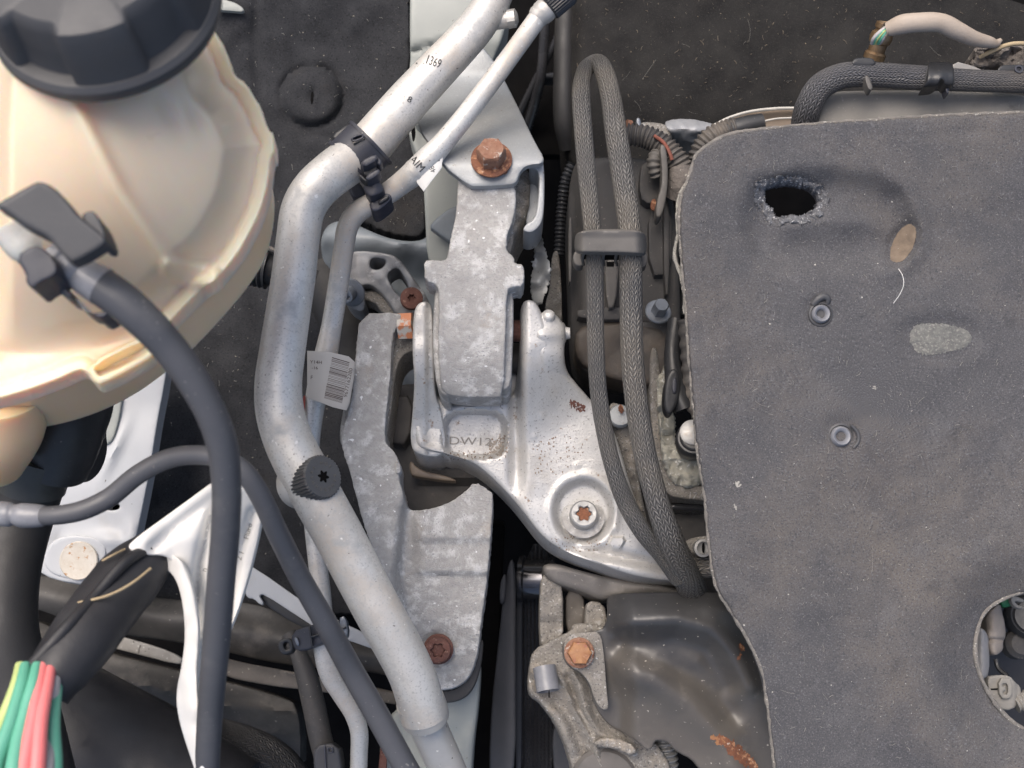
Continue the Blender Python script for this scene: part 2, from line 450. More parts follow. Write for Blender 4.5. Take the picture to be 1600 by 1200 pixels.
M_silver = mk('silver_painted_alloy', (.62, .61, .59), (.50, .49, .475), 45, rough=.40, rvar=.1, metal=.35, bump=.55, bsc=800, bdist=.0005,
              stains=[((.40, .375, .34), 34, .52, .74), ((.27, .20, .15), 150, .64, .70)], specks=[((.75, .75, .74), 800, .60, .72), ((.26, .245, .23), 800, .60, .72)], big=(300, .0006, .12))
M_pipe = mk('aluminium_pipe', (.68, .665, .635), (.56, .545, .515), 20, rough=.46, rvar=.1, metal=.35, bump=.4, bsc=620, bdist=.00035,
            stains=[((.46, .385, .31), 24, .48, .74), ((.40, .40, .395), 70, .54, .70)], specks=[((.46, .45, .43), 850, .56, .70), ((.80, .78, .74), 330, .69, .75), ((.20, .18, .16), 420, .715, .76)], big=(60, .0006, .18))
M_pipe_dull = mk('dull_aluminium_pipe', (.58, .565, .54), (.45, .435, .41), 18, rough=.48, metal=.4, bump=.45, bsc=700, bdist=.0003,
                 stains=[((.42, .36, .29), 24, .54, .85)], specks=[((.8, .78, .72), 330, .71, .76), ((.12, .11, .1), 420, .72, .76)])
M_plate = mk('galvanised_plate', (.36, .375, .385), (.30, .31, .315), 26, rough=.45, metal=.25, bump=.4, bsc=800, stains=[((.30, .285, .26), 22, .54, .85)], specks=[((.42, .43, .43), 900, .60, .74), ((.22, .20, .18), 420, .70, .76)])
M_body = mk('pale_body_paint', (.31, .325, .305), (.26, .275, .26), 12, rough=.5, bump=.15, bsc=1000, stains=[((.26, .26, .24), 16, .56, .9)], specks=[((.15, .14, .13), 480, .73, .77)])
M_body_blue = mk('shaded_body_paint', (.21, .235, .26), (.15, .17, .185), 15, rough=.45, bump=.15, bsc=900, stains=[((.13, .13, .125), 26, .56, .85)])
M_bodywhite = mk('white_body_paint', (.50, .515, .53), (.43, .44, .455), 12, rough=.4, bump=.15, bsc=1100, stains=[((.40, .385, .36), 20, .58, .8)], specks=[((.10, .09, .08), 260, .745, .765)])
M_beam = mk('dirty_metal_beam', (.075, .07, .066), (.04, .038, .036), 30, rough=.6, bump=.4, bsc=600, stains=[((.15, .135, .12), 35, .55, .8)], specks=[((.26, .24, .21), 420, .71, .76)])
M_beamlight = mk('dusty_grey_metal', (.34, .325, .30), (.22, .205, .185), 30, rough=.6, bump=.4, bsc=600, specks=[((.5, .48, .44), 420, .66, .72), ((.08, .07, .06), 300, .66, .72)])
M_beambrown = mk('brown_dirty_metal', (.16, .142, .125), (.10, .09, .08), 30, rough=.7, bump=.4, bsc=600, specks=[((.34, .31, .26), 420, .68, .74)])
M_rust = mk('rust', (.22, .088, .045), (.13, .052, .032), 180, rough=.8, bump=.9, bsc=700, bdist=.0008, stains=[((.42, .22, .12), 230, .55, .62)], specks=[((.5, .42, .36), 500, .68, .73)])
M_rustmet = mk('half_rusted_steel', (.29, .165, .11), (.20, .08, .045), 200, rough=.7, bump=.9, bsc=600, bdist=.0008, stains=[((.42, .36, .31), 230, .56, .62)])
M_rustorange = mk('orange_rust', (.34, .17, .075), (.24, .10, .05), 160, rough=.6, bump=.5, bsc=700, stains=[((.30, .12, .09), 230, .58, .64), ((.55, .36, .2), 300, .6, .66)])
M_rustdark = mk('dark_rust', (.15, .065, .05), (.10, .045, .035), 180, rough=.85, bump=.7, bsc=800, bdist=.0006, specks=[((.27, .16, .12), 500, .62, .7)])
M_plug = mk('rust_speckled_paint', (.56, .52, .46), (.48, .43, .36), 120, rough=.5, bump=.4, bsc=600, stains=[((.36, .19, .08), 210, .56, .62), ((.40, .28, .16), 160, .60, .68)])
M_steel = mk('zinc_steel', (.36, .36, .355), (.27, .27, .27), 90, rough=.45, metal=.4, bump=.25, bsc=800, stains=[((.3, .26, .22), 120, .62, .75)])
M_steeldark = mk('grey_steel', (.25, .27, .30), (.16, .175, .2), 60, rough=.4, metal=.5, bump=.2, bsc=800, stains=[((.11, .1, .09), 60, .6, .8)])
M_plastic = mk('black_plastic', (.024, .025, .028), (.034, .035, .038), 60, rough=.42, bump=.2, bsc=900, specks=[((.15, .14, .13), 700, .72, .77)])
M_capgrey = mk('grey_cap_plastic', (.075, .077, .082), (.06, .061, .066), 60, rough=.5, bump=.25, bsc=700, stains=[((.12, .115, .11), 60, .55, .8)])
M_clip = mk('dark_grey_clip_plastic', (.036, .038, .05), (.05, .052, .066), 60, rough=.45, bump=.15, bsc=900, specks=[((.2, .19, .18), 600, .73, .78)])
M_dusty = mk('dusty_black_plastic', (.062, .058, .056), (.04, .039, .04), 30, rough=.65, bump=.25, bsc=700, stains=[((.12, .105, .09), 28, .54, .8)], specks=[((.22, .2, .17), 650, .70, .76)])
M_strap = mk('dusty_grey_plastic', (.125, .116, .107), (.09, .085, .08), 40, rough=.6, bump=.2, bsc=800, specks=[((.3, .27, .23), 500, .7, .76)])
M_cap = mk('moulded_cap_plastic', (.055, .056, .061), (.070, .070, .074), 20, rough=.55, bump=.3, bsc=600, stains=[((.075, .068, .064), 24, .54, .8)])
M_tank = mk('cream_tank_plastic', (.84, .71, .55), (.83, .67, .48), 7, rough=.30, rvar=.05, bump=.06, bsc=300, sss=1.0, stains=[((.84, .60, .37), 9, .52, .8)])
M_tanklow = mk('tan_glow_tank_plastic', (.90, .68, .45), (.88, .62, .38), 8, rough=.36, rvar=.05, bump=.06, bsc=300, sss=1.0)  # tan tank plastic, colour warmed to imitate its translucent glow
M_rubber = mk('grey_black_rubber', (.082, .084, .094), (.066, .068, .077), 25, rough=.5, rvar=.1, bump=.4, bsc=700, bdist=.0002, stains=[((.13, .128, .13), 30, .54, .85)], specks=[((.19, .185, .18), 420, .70, .76)])
M_rubberblack = mk('black_rubber', (.018, .018, .02), (.028, .027, .027), 25, rough=.6, bump=.3, bsc=800, stains=[((.05, .048, .044), 24, .57, .8)])
M_mountrubber = mk('grimy_brown_rubber', (.075, .067, .062), (.045, .043, .042), 30, rough=.65, bump=.4, bsc=600, stains=[((.16, .13, .10), 45, .57, .75)])
M_fitting = mk('grey_hose_fitting', (.24, .245, .265), (.15, .155, .175), 60, rough=.35, bump=.2, bsc=500)
M_clear = mk('clear_fitting_plastic', (.60, .60, .56), (.50, .50, .47), 60, rough=.25, bump=.05, sss=.3)
M_tape = mk('black_harness_tape', (.018, .018, .021), (.03, .03, .034), 30, rough=.55, bump=.3, bsc=500)
M_white = mk('white_fleece_sleeve', (.78, .77, .74), (.72, .705, .675), 14, rough=.8, bump=.15, bsc=900, spec=.3, stains=[((.60, .58, .545), 18, .60, .8)])
M_cream = mk('cream_sleeve', (.40, .34, .285), (.34, .28, .225), 35, rough=.75, bump=.5, bsc=700, stains=[((.26, .20, .15), 45, .56, .8)])
M_label = mk('paper_label', (.52, .49, .445), (.46, .43, .39), 30, rough=.6, bump=.05)
M_labelwhite = mk('white_label', (.66, .66, .64), (.60, .60, .585), 30, rough=.45, bump=.05)
M_ink = mk('black_ink', (.02, .02, .022), (.035, .035, .037), 200, rough=.7, bump=0)
M_inkbrown = mk('faded_brown_ink', (.12, .085, .07), (.07, .05, .045), 200, rough=.7, bump=0)
M_redpaint = mk('dull_red_mark', (.30, .06, .045), (.2, .045, .035), 60, rough=.6)
M_wg = mk('green_wire', (.13, .42, .30), (.11, .37, .26), 40, rough=.4, bump=.02)
M_wy = mk('yellow_green_wire', (.50, .58, .24), (.44, .53, .21), 40, rough=.4, bump=.02)
M_wr = mk('red_wire', (.80, .22, .22), (.75, .19, .19), 40, rough=.4, bump=.02)
M_ww = mk('grey_wire', (.42, .40, .40), (.36, .35, .35), 40, rough=.4, bump=.02)
M_brass = mk('dirty_brass', (.33, .23, .13), (.22, .14, .08), 120, rough=.38, metal=.7, bump=.2, bsc=700)
M_tanrope = mk('tan_cord', (.42, .33, .20), (.30, .23, .14), 120, rough=.7)
M_shield = mk('grimy_black_shield', (.034, .035, .039), (.055, .054, .055), 22, rough=.42, rvar=.08, metal=0, ymask=(.027, .010), bump=.3, bsc=700, bdist=.0003, coat=.15,
              stains=[((.095, .086, .077), 10, .30, .58), ((.17, .152, .135), 60, .58, .80)], specks=[((.42, .39, .34), 450, .71, .76)])
M_sooty = mk('glossy_black_paint', (.028, .029, .033), (.045, .045, .05), 22, rough=.25, bump=.2, coat=.4)
M_corr = mk('white_corrosion_crust', (.50, .49, .43), (.36, .34, .28), 90, rough=.9, bump=1, bsc=500, bdist=.0012, specks=[((.7, .69, .64), 400, .6, .68)], big=(120, .0015, .6))
M_rim = mk('brown_rim_metal', (.26, .205, .155), (.19, .15, .115), 40, rough=.5, bump=.2)
M_rimedge = mk('bright_rim_edge', (.52, .50, .46), (.42, .40, .37), 40, rough=.4)
M_tray = mk('grey_dusty_plastic', (.25, .24, .222), (.20, .19, .176), 30, rough=.8, bump=.3, bsc=900, stains=[((.095, .092, .09), 34, .60, .75)], specks=[((.3, .29, .27), 700, .66, .73)])
M_conduit = mk('dusty_conduit', (.075, .07, .068), (.05, .048, .048), 40, rough=.6, bump=.2, stains=[((.19, .165, .14), 40, .5, .75)])
M_dirt = mk('grey_debris', (.17, .15, .135), (.10, .088, .08), 120, rough=.95, bump=1, bsc=500, bdist=.001, specks=[((.45, .42, .36), 300, .64, .7)], big=(160, .002, .8))
M_green = mk('green_plastic', (.012, .13, .05), (.01, .09, .035), 50, rough=.4)
M_red = mk('dusty_red_stripe', (.28, .08, .055), (.17, .07, .05), 60, rough=.7)
M_belt = mk('black_belt_rubber', (.014, .014, .017), (.022, .022, .025), 60, rough=.45, bump=.3)
M_slat = mk('dark_blue_grey_plastic', (.035, .037, .043), (.05, .05, .056), 30, rough=.55, bump=.2, stains=[((.075, .07, .065), 26, .6, .85)])
M_braid = mk_braid('braided_sleeve', dark=(.018, .018, .02), light=(.185, .178, .168), cols=12, per=.62)
M_braidtop = mk_braid('braided_sleeve_black', dark=(.012, .012, .014), light=(.15, .15, .16), cols=16, per=.75, dust=(.13, .11, .09))
M_net = mk_braid('black_net_sleeve', dark=(.008, .008, .01), light=(.03, .032, .037), cols=22, per=.8, dust=(.06, .055, .05))
M_orange = mk('orange_paint_marks', (.50, .49, .46), (.42, .40, .37), 90, rough=.5, bump=.2, stains=[((.52, .20, .095), 130, .46, .52)])

# ================================================================ SETTING
V = np.array([(-1.2, -1.2, -.30), (1.2, -1.2, -.30), (1.2, 1.2, -.30), (-1.2, 1.2, -.30)])
o = mesh_obj('ground', V, [(0, 1, 2, 3)], M_pit, smooth=0)
tag(o, kind='structure')

def lint(name, n, box, tree, m, parent, lmin=4, lmax=16, wd=.16, seed=1, poly=None):
    r = random.Random(seed); X = []; Y = []; F = []; V = []
    for _ in range(n):
        x = r.uniform(box[0], box[2]); y = r.uniform(box[1], box[3])
        if poly is not None and not inside(np.array([x]), np.array([y]), poly)[0]: continue
        L = r.uniform(lmin, lmax)*(r.random()**1.5*.8+.2); a = r.uniform(0, 6.3); c = r.uniform(-1.6, 1.6); k = 5; pts = []
        ok = True
        for i in range(k):
            q, nn = hit(tree, x, y)
            if q is None: ok = False; break
            pts.append(np.array(q)+np.array([0, 0, .00025+.0006*math.sin(i/(k-1)*3.14)*r.random()])); x += math.cos(a)*L/k; y += math.sin(a)*L/k; a += c/k
        if not ok: continue
        w_ = wd*r.uniform(.6, 1.3)*.0005; b = len(V)
        for i in range(k):
            d = pts[min(i+1, k-1)]-pts[max(i-1, 0)]; d /= max(np.linalg.norm(d), 1e-9); s = np.array([-d[1], d[0], 0])
            V += [pts[i]-s*w_, pts[i]+s*w_, pts[i]+np.array([0, 0, w_*1.5])]
        for i in range(k-1):
            for j in range(3):
                F.append((b+i*3+j, b+i*3+(j+1) % 3, b+i*3+3+(j+1) % 3, b+i*3+3+j))
    if not V: return
    o = mesh_obj(name, np.array(V), F, m, parent, smooth=0); o['kind'] = 'stuff'; return o

# ================================================================ FAR LAYERS, LEFT
# sound insulation on the inner wing (upper left)
t = thing('sound_insulation', 440, 300, -110, 'black felt insulation sheet of the inner wing behind the coolant tank, with round dimple', 'insulation')
def hf(X, Y):
    z = -108+5*vnoise(X, Y, 130, 3)+1.5*vnoise(X, Y, 30, 4)
    e = ell(X, Y, 487, 150, 44, 42); z = z-2.6*ridge(X, Y, [(400, 0), (398, 90), (408, 150), (430, 185), (480, 208), (540, 222)], 8)
    return z+7*np.exp(-(e*.95)**8)*(1-.12*e**2)-3*np.exp(-((e-1.12)/.10)**2)+4*sstep(600, 640, X)*sstep(260, 0, Y)-3*gauss(X, Y, 488, 148, 3, 12, 8)
felt = relief('felt_sheet', [(-40, -40), (636, -40), (641, 60), (640, 110), (630, 150), (632, 190), (650, 240), (662, 262), (668, 366), (640, 372), (600, 362), (565, 345),
        (535, 345), (515, 365), (512, 420), (540, 480), (560, 560), (560, 700), (575, 850), (600, 960), (500, 960), (300, 950), (-40, 950)], hf, M_felt, t, t=8, r=1.5, step=6, jit=.8)
tr = bvh([felt]); lint('lint', 340, (240, 0, 660, 930), tr, M_lint, t, 3, 14, .2, 3)
relief('dimple_slot', [(486, 143), (491, 143), (489, 162), (485, 162)], -100.5, M_pit, t, t=.5, r=0, step=4, ch=1)

o = relief('paint_patch', [(338, -8), (352, 0), (368, 4), (382, 14), (380, 19), (360, 17), (344, 16), (330, 12)], -99, M_body, None, t=2, r=.6, step=6)
tag(o, 'small pale painted corner showing beside the black tank cap at the top edge', 'body panel')
# pale body panel by the strut tower
t = thing('inner_wing_panel', 690, 200, -75, 'pale grey green painted inner wing panel behind the two aluminium pipes', 'body panel')
def hf(X, Y): return -72-8*sstep(85, 75, Y)*0+2*vnoise(X, Y, 90, 8)-3*ridge(X, Y, [(632, 84), (690, 66), (740, 60)], 3)+4*sstep(95, 60, Y)
relief('upper_panel', [(641, -40), (800, -40), (790, 60), (745, 140), (728, 260), (722, 400), (700, 430), (668, 420), (664, 330), (660, 262), (646, 232), (634, 190), (632, 140), (642, 100), (640, 60)],
       hf, M_body, t, t=22, r=2, step=8)
relief('round_flange', [(640, 150), (662, 140), (684, 150), (694, 170), (692, 190), (676, 205), (652, 200), (642, 180)], -64, M_body, t, t=6, r=2, step=6)
relief('chipped_spot', [(671, 166), (677, 168), (677, 176), (670, 180), (668, 174)], -63.6, M_redpaint, t, t=.3, r=0, step=3)
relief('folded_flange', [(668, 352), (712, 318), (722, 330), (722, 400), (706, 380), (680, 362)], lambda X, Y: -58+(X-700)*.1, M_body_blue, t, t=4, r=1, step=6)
relief('seam_gap', [(641, 186), (645, 185), (650, 205), (648, 220), (644, 222)], -63.2, M_pit, t, t=.3, r=0, step=4)
# lower rounded body section
def hf(X, Y): return -98+20*np.exp(-((Y-(372+.10*(X-560)))/38)**2)-10*sstep(560, 505, X)+1.5*vnoise(X, Y, 25, 5)+2.4*gauss(X, Y, 642, 376, 22, 6, -20)
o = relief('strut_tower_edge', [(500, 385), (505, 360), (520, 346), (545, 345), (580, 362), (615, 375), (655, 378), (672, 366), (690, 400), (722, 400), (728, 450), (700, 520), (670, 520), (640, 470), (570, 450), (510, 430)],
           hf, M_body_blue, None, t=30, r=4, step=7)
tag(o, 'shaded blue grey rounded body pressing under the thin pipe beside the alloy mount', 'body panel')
# the deep dark shapes left of the mount (black hose and shadowed rail)
o = tube('rubber_hose', [(505, 410, -120, 40), (540, 520, -120, 42), (565, 600, -125, 44), (600, 700, -130, 44), (640, 860, -140, 44)], M_rubberblack, seg=28, step=5)
tag(o, 'thick black hose deep below the small cast bracket', 'hose')
t = thing('corrugated_hose', 400, 420, -60, 'black ribbed hose stub coming out from behind the cream tank', 'hose')
tube('ribbed_section', [(345, 408, -55, 30), (395, 415, -55, 31), (420, 420, -55, 31)], M_plastic, t, seg=24, step=.7, rib=(.7, 3.2))
tube('smooth_section', [(415, 419, -55, 25), (450, 430, -58, 24), (490, 445, -62, 24)], M_rubberblack, t, seg=20)
tube('pinch_seam', [(385, 368, -45, 4), (410, 383, -45, 4), (445, 398, -46, 4)], M_beambrown, t, seg=8)

# white body panel, lower left
t = thing('wing_edge_panel', 150, 750, -60, 'white painted body panel with rust speckled round plug below the coolant tank', 'body panel')
def hf(X, Y):
    z = -60+1.5*vnoise(X, Y, 60, 2)+3*gauss(X, Y, 178, 705, 8, 40, 25)+3.5*gauss(X, Y, 172, 845, 26, 12, 10)-2.5*gauss(X, Y, 90, 850, 10, 26, 20)
    return z+3*gauss(X, Y, 205, 840, 12, 26)
wp = relief('panel', [(150, 520), (270, 530), (263, 560), (258, 600), (246, 660), (236, 728), (222, 800), (207, 870), (200, 925), (160, 918), (58, 902), (60, 860), (70, 800), (110, 650)],
       hf, M_bodywhite, t, t=10, r=1.2, step=7, holes=[[(166, 788), (172, 783), (186, 786), (188, 795), (176, 798), (166, 796)]])
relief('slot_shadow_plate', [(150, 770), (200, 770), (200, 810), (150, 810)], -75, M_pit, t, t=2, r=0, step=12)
relief('recessed_pad', [(150, 570), (196, 570), (192, 620), (186, 660), (174, 697), (146, 692), (140, 640)], lambda X, Y: -57+.5*vnoise(X, Y, 30, 3), M_body, t, t=4, r=1.2, step=7)
relief('sealer_bead', [(66, 880), (76, 850), (100, 836), (150, 838), (168, 856), (160, 888), (130, 908), (84, 900)], lambda X, Y: -57.6-.8*sstep(60, 20, ell(X, Y, 120, 873, 1)), M_bodywhite, t, t=2.5, r=1, step=6)
lathe('round_plug', (124, 876, -57.8), (0, .1, 1), [(11.5, 0), (11.5, 1.2), (11, 1.7), (9.8, 1.5), (9.0, 1.3), (0, 1.5)], M_plug, t, seg=36)

# bottom left cross members, from near to far
def band(name, pts, z, m, label, cat, t=10, r=1.2, **k):
    o = relief(name, pts, z, m, None, t=t, r=r, step=9, **k); tag(o, label, cat); return o
band('front_cross_member', [(-40, 895), (100, 900), (200, 928), (300, 940), (400, 940), (470, 975), (620, 1010), (625, 1060), (560, 1045), (440, 1040), (300, 1005), (140, 985), (60, 950), (-40, 930)],
     lambda X, Y: -95+6*np.sin((Y-900-(X*.18))/14)+1.5*vnoise(X, Y, 40, 6), M_beam, 'dark dirty beam running below the white sleeve towards the thin pipe', 'beam', t=14)
band('cross_member_lip', [(132, 985), (150, 983), (280, 1020), (290, 1042), (220, 1024), (138, 1003)],
     lambda X, Y: -78+.5*vnoise(X, Y, 20, 1), M_beamlight, 'short pale speckled strip left of the hanging white sleeve', 'beam', t=3)
band('grille_top_strip', [(330, 1022), (380, 1036), (440, 1046), (510, 1060), (570, 1070), (690, 1098), (690, 1112), (600, 1098), (500, 1080), (420, 1072), (335, 1054)],
     lambda X, Y: -88+2.5*np.exp(-((Y-(1026+(X-340)*.22))/4)**2), M_beambrown, 'brown dirty metal strip with bright upper edge right of the white sleeve', 'beam', t=8)
band('lower_grille_panel', [(-40, 960), (60, 965), (140, 1012), (280, 1046), (440, 1086), (470, 1105), (470, 1240), (-40, 1240)],
     lambda X, Y: -125+8*np.sin((Y-.16*X)/26)+3*vnoise(X, Y, 60, 9)+3*ridge(X, Y, [(180, 1062), (260, 1080), (340, 1104), (420, 1107), (465, 1115)], 5), M_beam,
     'dark ribbed plastic panel filling the lower left corner', 'panel', t=20)
t = thing('support_strut', 480, 960, -70, 'white painted strip with a small hook crossing behind the grey hose', 'bracket')
relief('strut', [(378, 880), (400, 888), (480, 945), (560, 985), (640, 1020), (640, 1034), (560, 1006), (500, 985), (470, 966), (412, 928), (404, 930), (412, 942), (408, 946), (396, 935), (386, 934), (382, 922), (379, 912)],
       lambda X, Y: -66+0*X, M_bodywhite, t, t=3, r=.5, step=6, ch=1)
relief('shadow_side', [(404, 925), (414, 927), (470, 964), (500, 984), (496, 990), (460, 975), (412, 944)], -70.5, M_plastic, t, t=4, r=.5, step=6, ch=1)
o = relief('foam_sleeve_end', [(345, 1142), (400, 1142), (440, 1160), (470, 1190), (490, 1220), (380, 1220), (372, 1180)],
           lambda X, Y: -88+16*sstep(70, 10, polydist(X, Y, [(360, 1150), (410, 1170), (440, 1220)], False)), M_beam, None, t=12, r=3, step=8)
bpy.data.objects.remove(o)
t = thing('net_sleeved_hose', 420, 1170, -80, 'black net sleeved hose curving along the bottom edge', 'hose')
tube('net_sleeve', [(330, 1128, -100, 10), (380, 1160, -95, 27), (430, 1195, -92, 34), (470, 1250, -92, 36)], M_net, t, seg=26, step=3)

# thin dark tubes and shapes in the gap at the top
t = thing('brake_line', 850, 80, -160, 'thin shiny black tube dropping through the dark gap behind the upper pipe end', 'pipe')
tube('line', [(853, -30, -150, 8), (850, 60, -160, 8), (845, 120, -170, 8), (836, 160, -185, 8), (822, 205, -200, 8)], M_sooty, t, seg=14)
o = tube('brake_line', [(884, 20, -150, 6), (870, 60, -160, 6), (850, 100, -170, 6), (830, 140, -185, 6), (806, 190, -200, 6)], M_sooty, seg=12)
tag(o, 'thin glossy black tube slanting down left beside the dark felt roll', 'pipe')
o = rbox('shade_black_bulkhead', (850, 100, -215), (70, 140, 20), M_pit, None, bev=4); tag(o, 'wall painted black for the shade deep in the gap behind the mount bracket', 'panel')  # wall coloured black in place of the shade in the gap
relief_o = relief('ledge', [(845, 115), (882, 112), (884, 122), (846, 124)], -180, M_slat, None, t=8, r=1.5, step=6); tag(relief_o, 'narrow dark ledge crossing the gap between the two thin tubes', 'panel')

# bulkhead felt, upper right
t = thing('bulkhead_insulation', 1240, 60, -100, 'black fibrous bulkhead insulation with dust flecks filling the upper right', 'insulation')
def hf(X, Y): return -98+4*vnoise(X, Y, 150, 12)+1.2*vnoise(X, Y, 30, 13)-16*sstep(912, 884, X)-10*sstep(140, 260, Y)
fb = relief('felt_sheet', [(888, -40), (1650, -40), (1650, 215), (1300, 225), (1160, 240), (1000, 290), (925, 280), (893, 258), (880, 232), (876, 120), (884, 40)], hf, M_felt2, t, t=40, r=5, step=10)
trb = bvh([fb]); lint('lint', 420, (900, 0, 1600, 230), trb, mk('tan_lint', (.26, .21, .15), (.17, .14, .11), 300, bump=0), t, 2.5, 13, .26, 5)
lint('long_lint', 14, (950, 0, 1500, 180), trb, M_lint, t, 25, 60, .12, 8)

# ================================================================ DARK GAP, LOWER MIDDLE
t = thing('timing_cover', 800, 1000, -110, 'tall dark blue grey plastic cover strip between the alloy mount and the belt', 'cover')
relief('cover_strip', [(792, 880), (806, 870), (806, 1010), (806, 1240), (764, 1240), (766, 1120), (778, 1010)], lambda X, Y: -105+4*sstep(770, 800, X), M_slat, t, t=40, r=1.5, step=9)
relief('upper_rib', [(782, 905), (792, 892), (790, 940), (780, 945)], -98, M_slat, t, t=5, r=1, step=6)
t = thing('drive_belt', 845, 1050, -130, 'black ribbed drive belt running down to the pulley', 'belt')
relief('belt_face', [(812, 850), (870, 850), (872, 1240), (806, 1240)], lambda X, Y: -135+.8*np.cos(X*1.05), M_belt, t, t=6, r=.8, step=3.2)
relief('belt_edge', [(806, 1240), (804, 1000), (810, 870), (817, 870), (815, 1000), (815, 1240)], -132, M_slat, t, t=4, r=.5, step=8)
o = lathe('idler_pulley', (840, 905, -125), (1, 0, .15), [(14, -12), (15.5, -12), (15.5, -9), (13.5, -8), (13.5, 8), (15.5, 9), (15.5, 12), (0, 12)], mk('polished_black_steel', (.12, .12, .13), (.09, .09, .1), 40, rough=.18, metal=.8, bump=.03), None, seg=48)
tag(o, 'polished dark pulley glinting below the silver mount bracket', 'pulley')
o = rbox('recess_shade_block', (752, 1010, -150), (24, 170, 30), M_pit, None, bev=3, rz=-3); tag(o, 'black block standing for the shaded recess beside the alloy mounting foot', 'beam')  # solid black block, its colour imitates the shade of a recess
t = thing('body_rail', 715, 1140, -60, 'pale dirty painted rail emerging below the alloy mounting foot', 'body panel')
relief('rail', [(700, 1085), (745, 1060), (752, 1030), (748, 1100), (740, 1160), (736, 1240), (590, 1240), (596, 1130), (640, 1090)], lambda X, Y: -62-10*sstep(690, 640, X)+1.5*vnoise(X, Y, 30, 5), M_body, t, t=20, r=3, step=8)
relief('stained_flange', [(596, 1145), (606, 1145), (602, 1240), (588, 1240)], -58, M_rustdark, t, t=3, r=.6, step=6)
def hf(X, Y): return -150+16*vnoise(X, Y, 14, 21)
o = relief('debris', [(745, 1050), (766, 1040), (770, 1080), (765, 1160), (762, 1230), (738, 1230), (742, 1130)], hf, mk('oily_debris', (.02, .02, .02), (.04, .038, .035), 200, rough=.25, specks=[((.6, .6, .6), 160, .64, .68), ((.4, .32, .22), 120, .68, .72)], bump=1, bdist=.002, bsc=300), None, t=10, r=1, step=5)
tag(o, 'wet dirt and debris caught in the gap beside the rail', 'debris', kind='stuff')

# ================================================================ ALLOY MOUNTING FOOT (rough cast, centre left)
t = thing('alloy_engine_support', 650, 800, -20, 'rough grey cast alloy mount foot with a tall left arm and rust brown screw', 'engine mount')
foot = [(562, 490), (624, 488), (628, 500), (616, 516), (612, 540), (610, 590), (604, 640), (600, 690), (616, 705), (625, 725), (622, 742), (630, 775), (638, 798), (665, 797), (700, 787), (728, 768), (742, 752), (764, 766), (770, 772), (770, 780), (769, 810), (762, 900), (752, 970), (747, 1020), (738, 1050), (722, 1070), (700, 1078), (680, 1078), (650, 1060), (640, 1010), (622, 950), (596, 890), (575, 840), (560, 790), (548, 740), (534, 700),
        (533, 680), (546, 640), (552, 600), (556, 550)]
def hf(X, Y):
    xe = np.interp(Y, [480, 690, 720, 800, 900, 1000, 1080], [700, 700, 650, 622, 612, 628, 650])
    z = -12-12*sstep(xe-2, xe+18, X)*sstep(690, 760, Y)
    z = z-1.6*sstep(905, 893, Y)*sstep(650, 672, X)*0+3.2*sstep(900, 893, Y)*sstep(640, 664, X)+2.2*sstep(850, 840, Y)*sstep(640, 660, X)
    z = z+.3*vnoise(X, Y, 24, 31)+.15*vnoise(X, Y, 9, 32)
    z = z-1.6*(ell(X, Y, 685, 1013, 27) < 1)-7*sstep(960, 1080, Y)
    return z
ft = relief('casting', foot, hf, M_cast, t, t=26, r=.7, step=5.5, ch=1, jit=.35)
relief('lower_washer_plate', [(650, 1065), (700, 1085), (735, 1060), (750, 1000), (756, 1000), (750, 1050), (735, 1085), (710, 1098), (680, 1098), (655, 1088)], -42, M_mountrubber, t, t=10, r=1, step=6)
relief('cast_pip', [(617, 722), (625, 722), (627, 738), (618, 742)], -10, M_cast, t, t=6, r=.8, step=3, ch=1)
relief('arm_inner_web', [(604, 520), (630, 512), (648, 514), (650, 548), (634, 552), (622, 566), (616, 600), (612, 640), (604, 690), (598, 680), (604, 600)], lambda X, Y: -22+.6*vnoise(X, Y, 14, 3), M_cast_worn, t, t=30, r=1.5, step=6)
relief('left_lug', [(536, 640), (548, 600), (552, 640), (548, 690), (534, 700), (530, 680)], -24, M_cast, t, t=12, r=2, step=6)

def screw(name, c, ax, rh, hh, label, m, rf=None, mf=None, star=.55, group=None, soc=None, kind='torx'):
    t = thing(name, c[0], c[1], c[2], label, 'bolt', group)
    h0 = 0
    if rf:
        lathe('washer', c, ax, [(rf, 0), (rf, 1.0), (rf*.92, 1.5), (0, 1.5)], mf or m, t, seg=40); h0 = 1.4
    if kind == 'torx':
        hd = lathe('head', c, ax, [(rh, h0), (rh, h0+hh*.75), (rh*.96, h0+hh*.92), (rh*.86, h0+hh), (rh*star*1.12, h0+hh), (rh*star, h0+hh-.3), (rh*star*.95, h0+hh-2.6), (0, h0+hh-2.8)], m, t, seg=48,
              rmod=lambda i, th: torxmod(th) if i >= 4 else 1)
        if soc: lathe('socket', c, ax, [(rh*star*.9, h0+hh-2.5), (rh*star*.9, h0+hh-1.6), (0, h0+hh-1.3)], soc, hd, seg=36, rmod=lambda i, th: torxmod(th))
    else:
        lathe('head', c, ax, [(rh, h0), (rh, h0+hh*.82), (rh*.95, h0+hh*.93), (rh*.80, h0+hh), (0, h0+hh)], m, t, seg=36, rmod=lambda i, th: (hexmod(th) if i < 3 else 1))
    return t
screw('mount_bolt', (685, 1014, -25), (0, .08, 1), 7.3, 4.2, 'dark rusty star socket screw in the lower mounting foot', M_rustdark, 8.6, M_rustdark, star=.5, soc=M_rustdark)

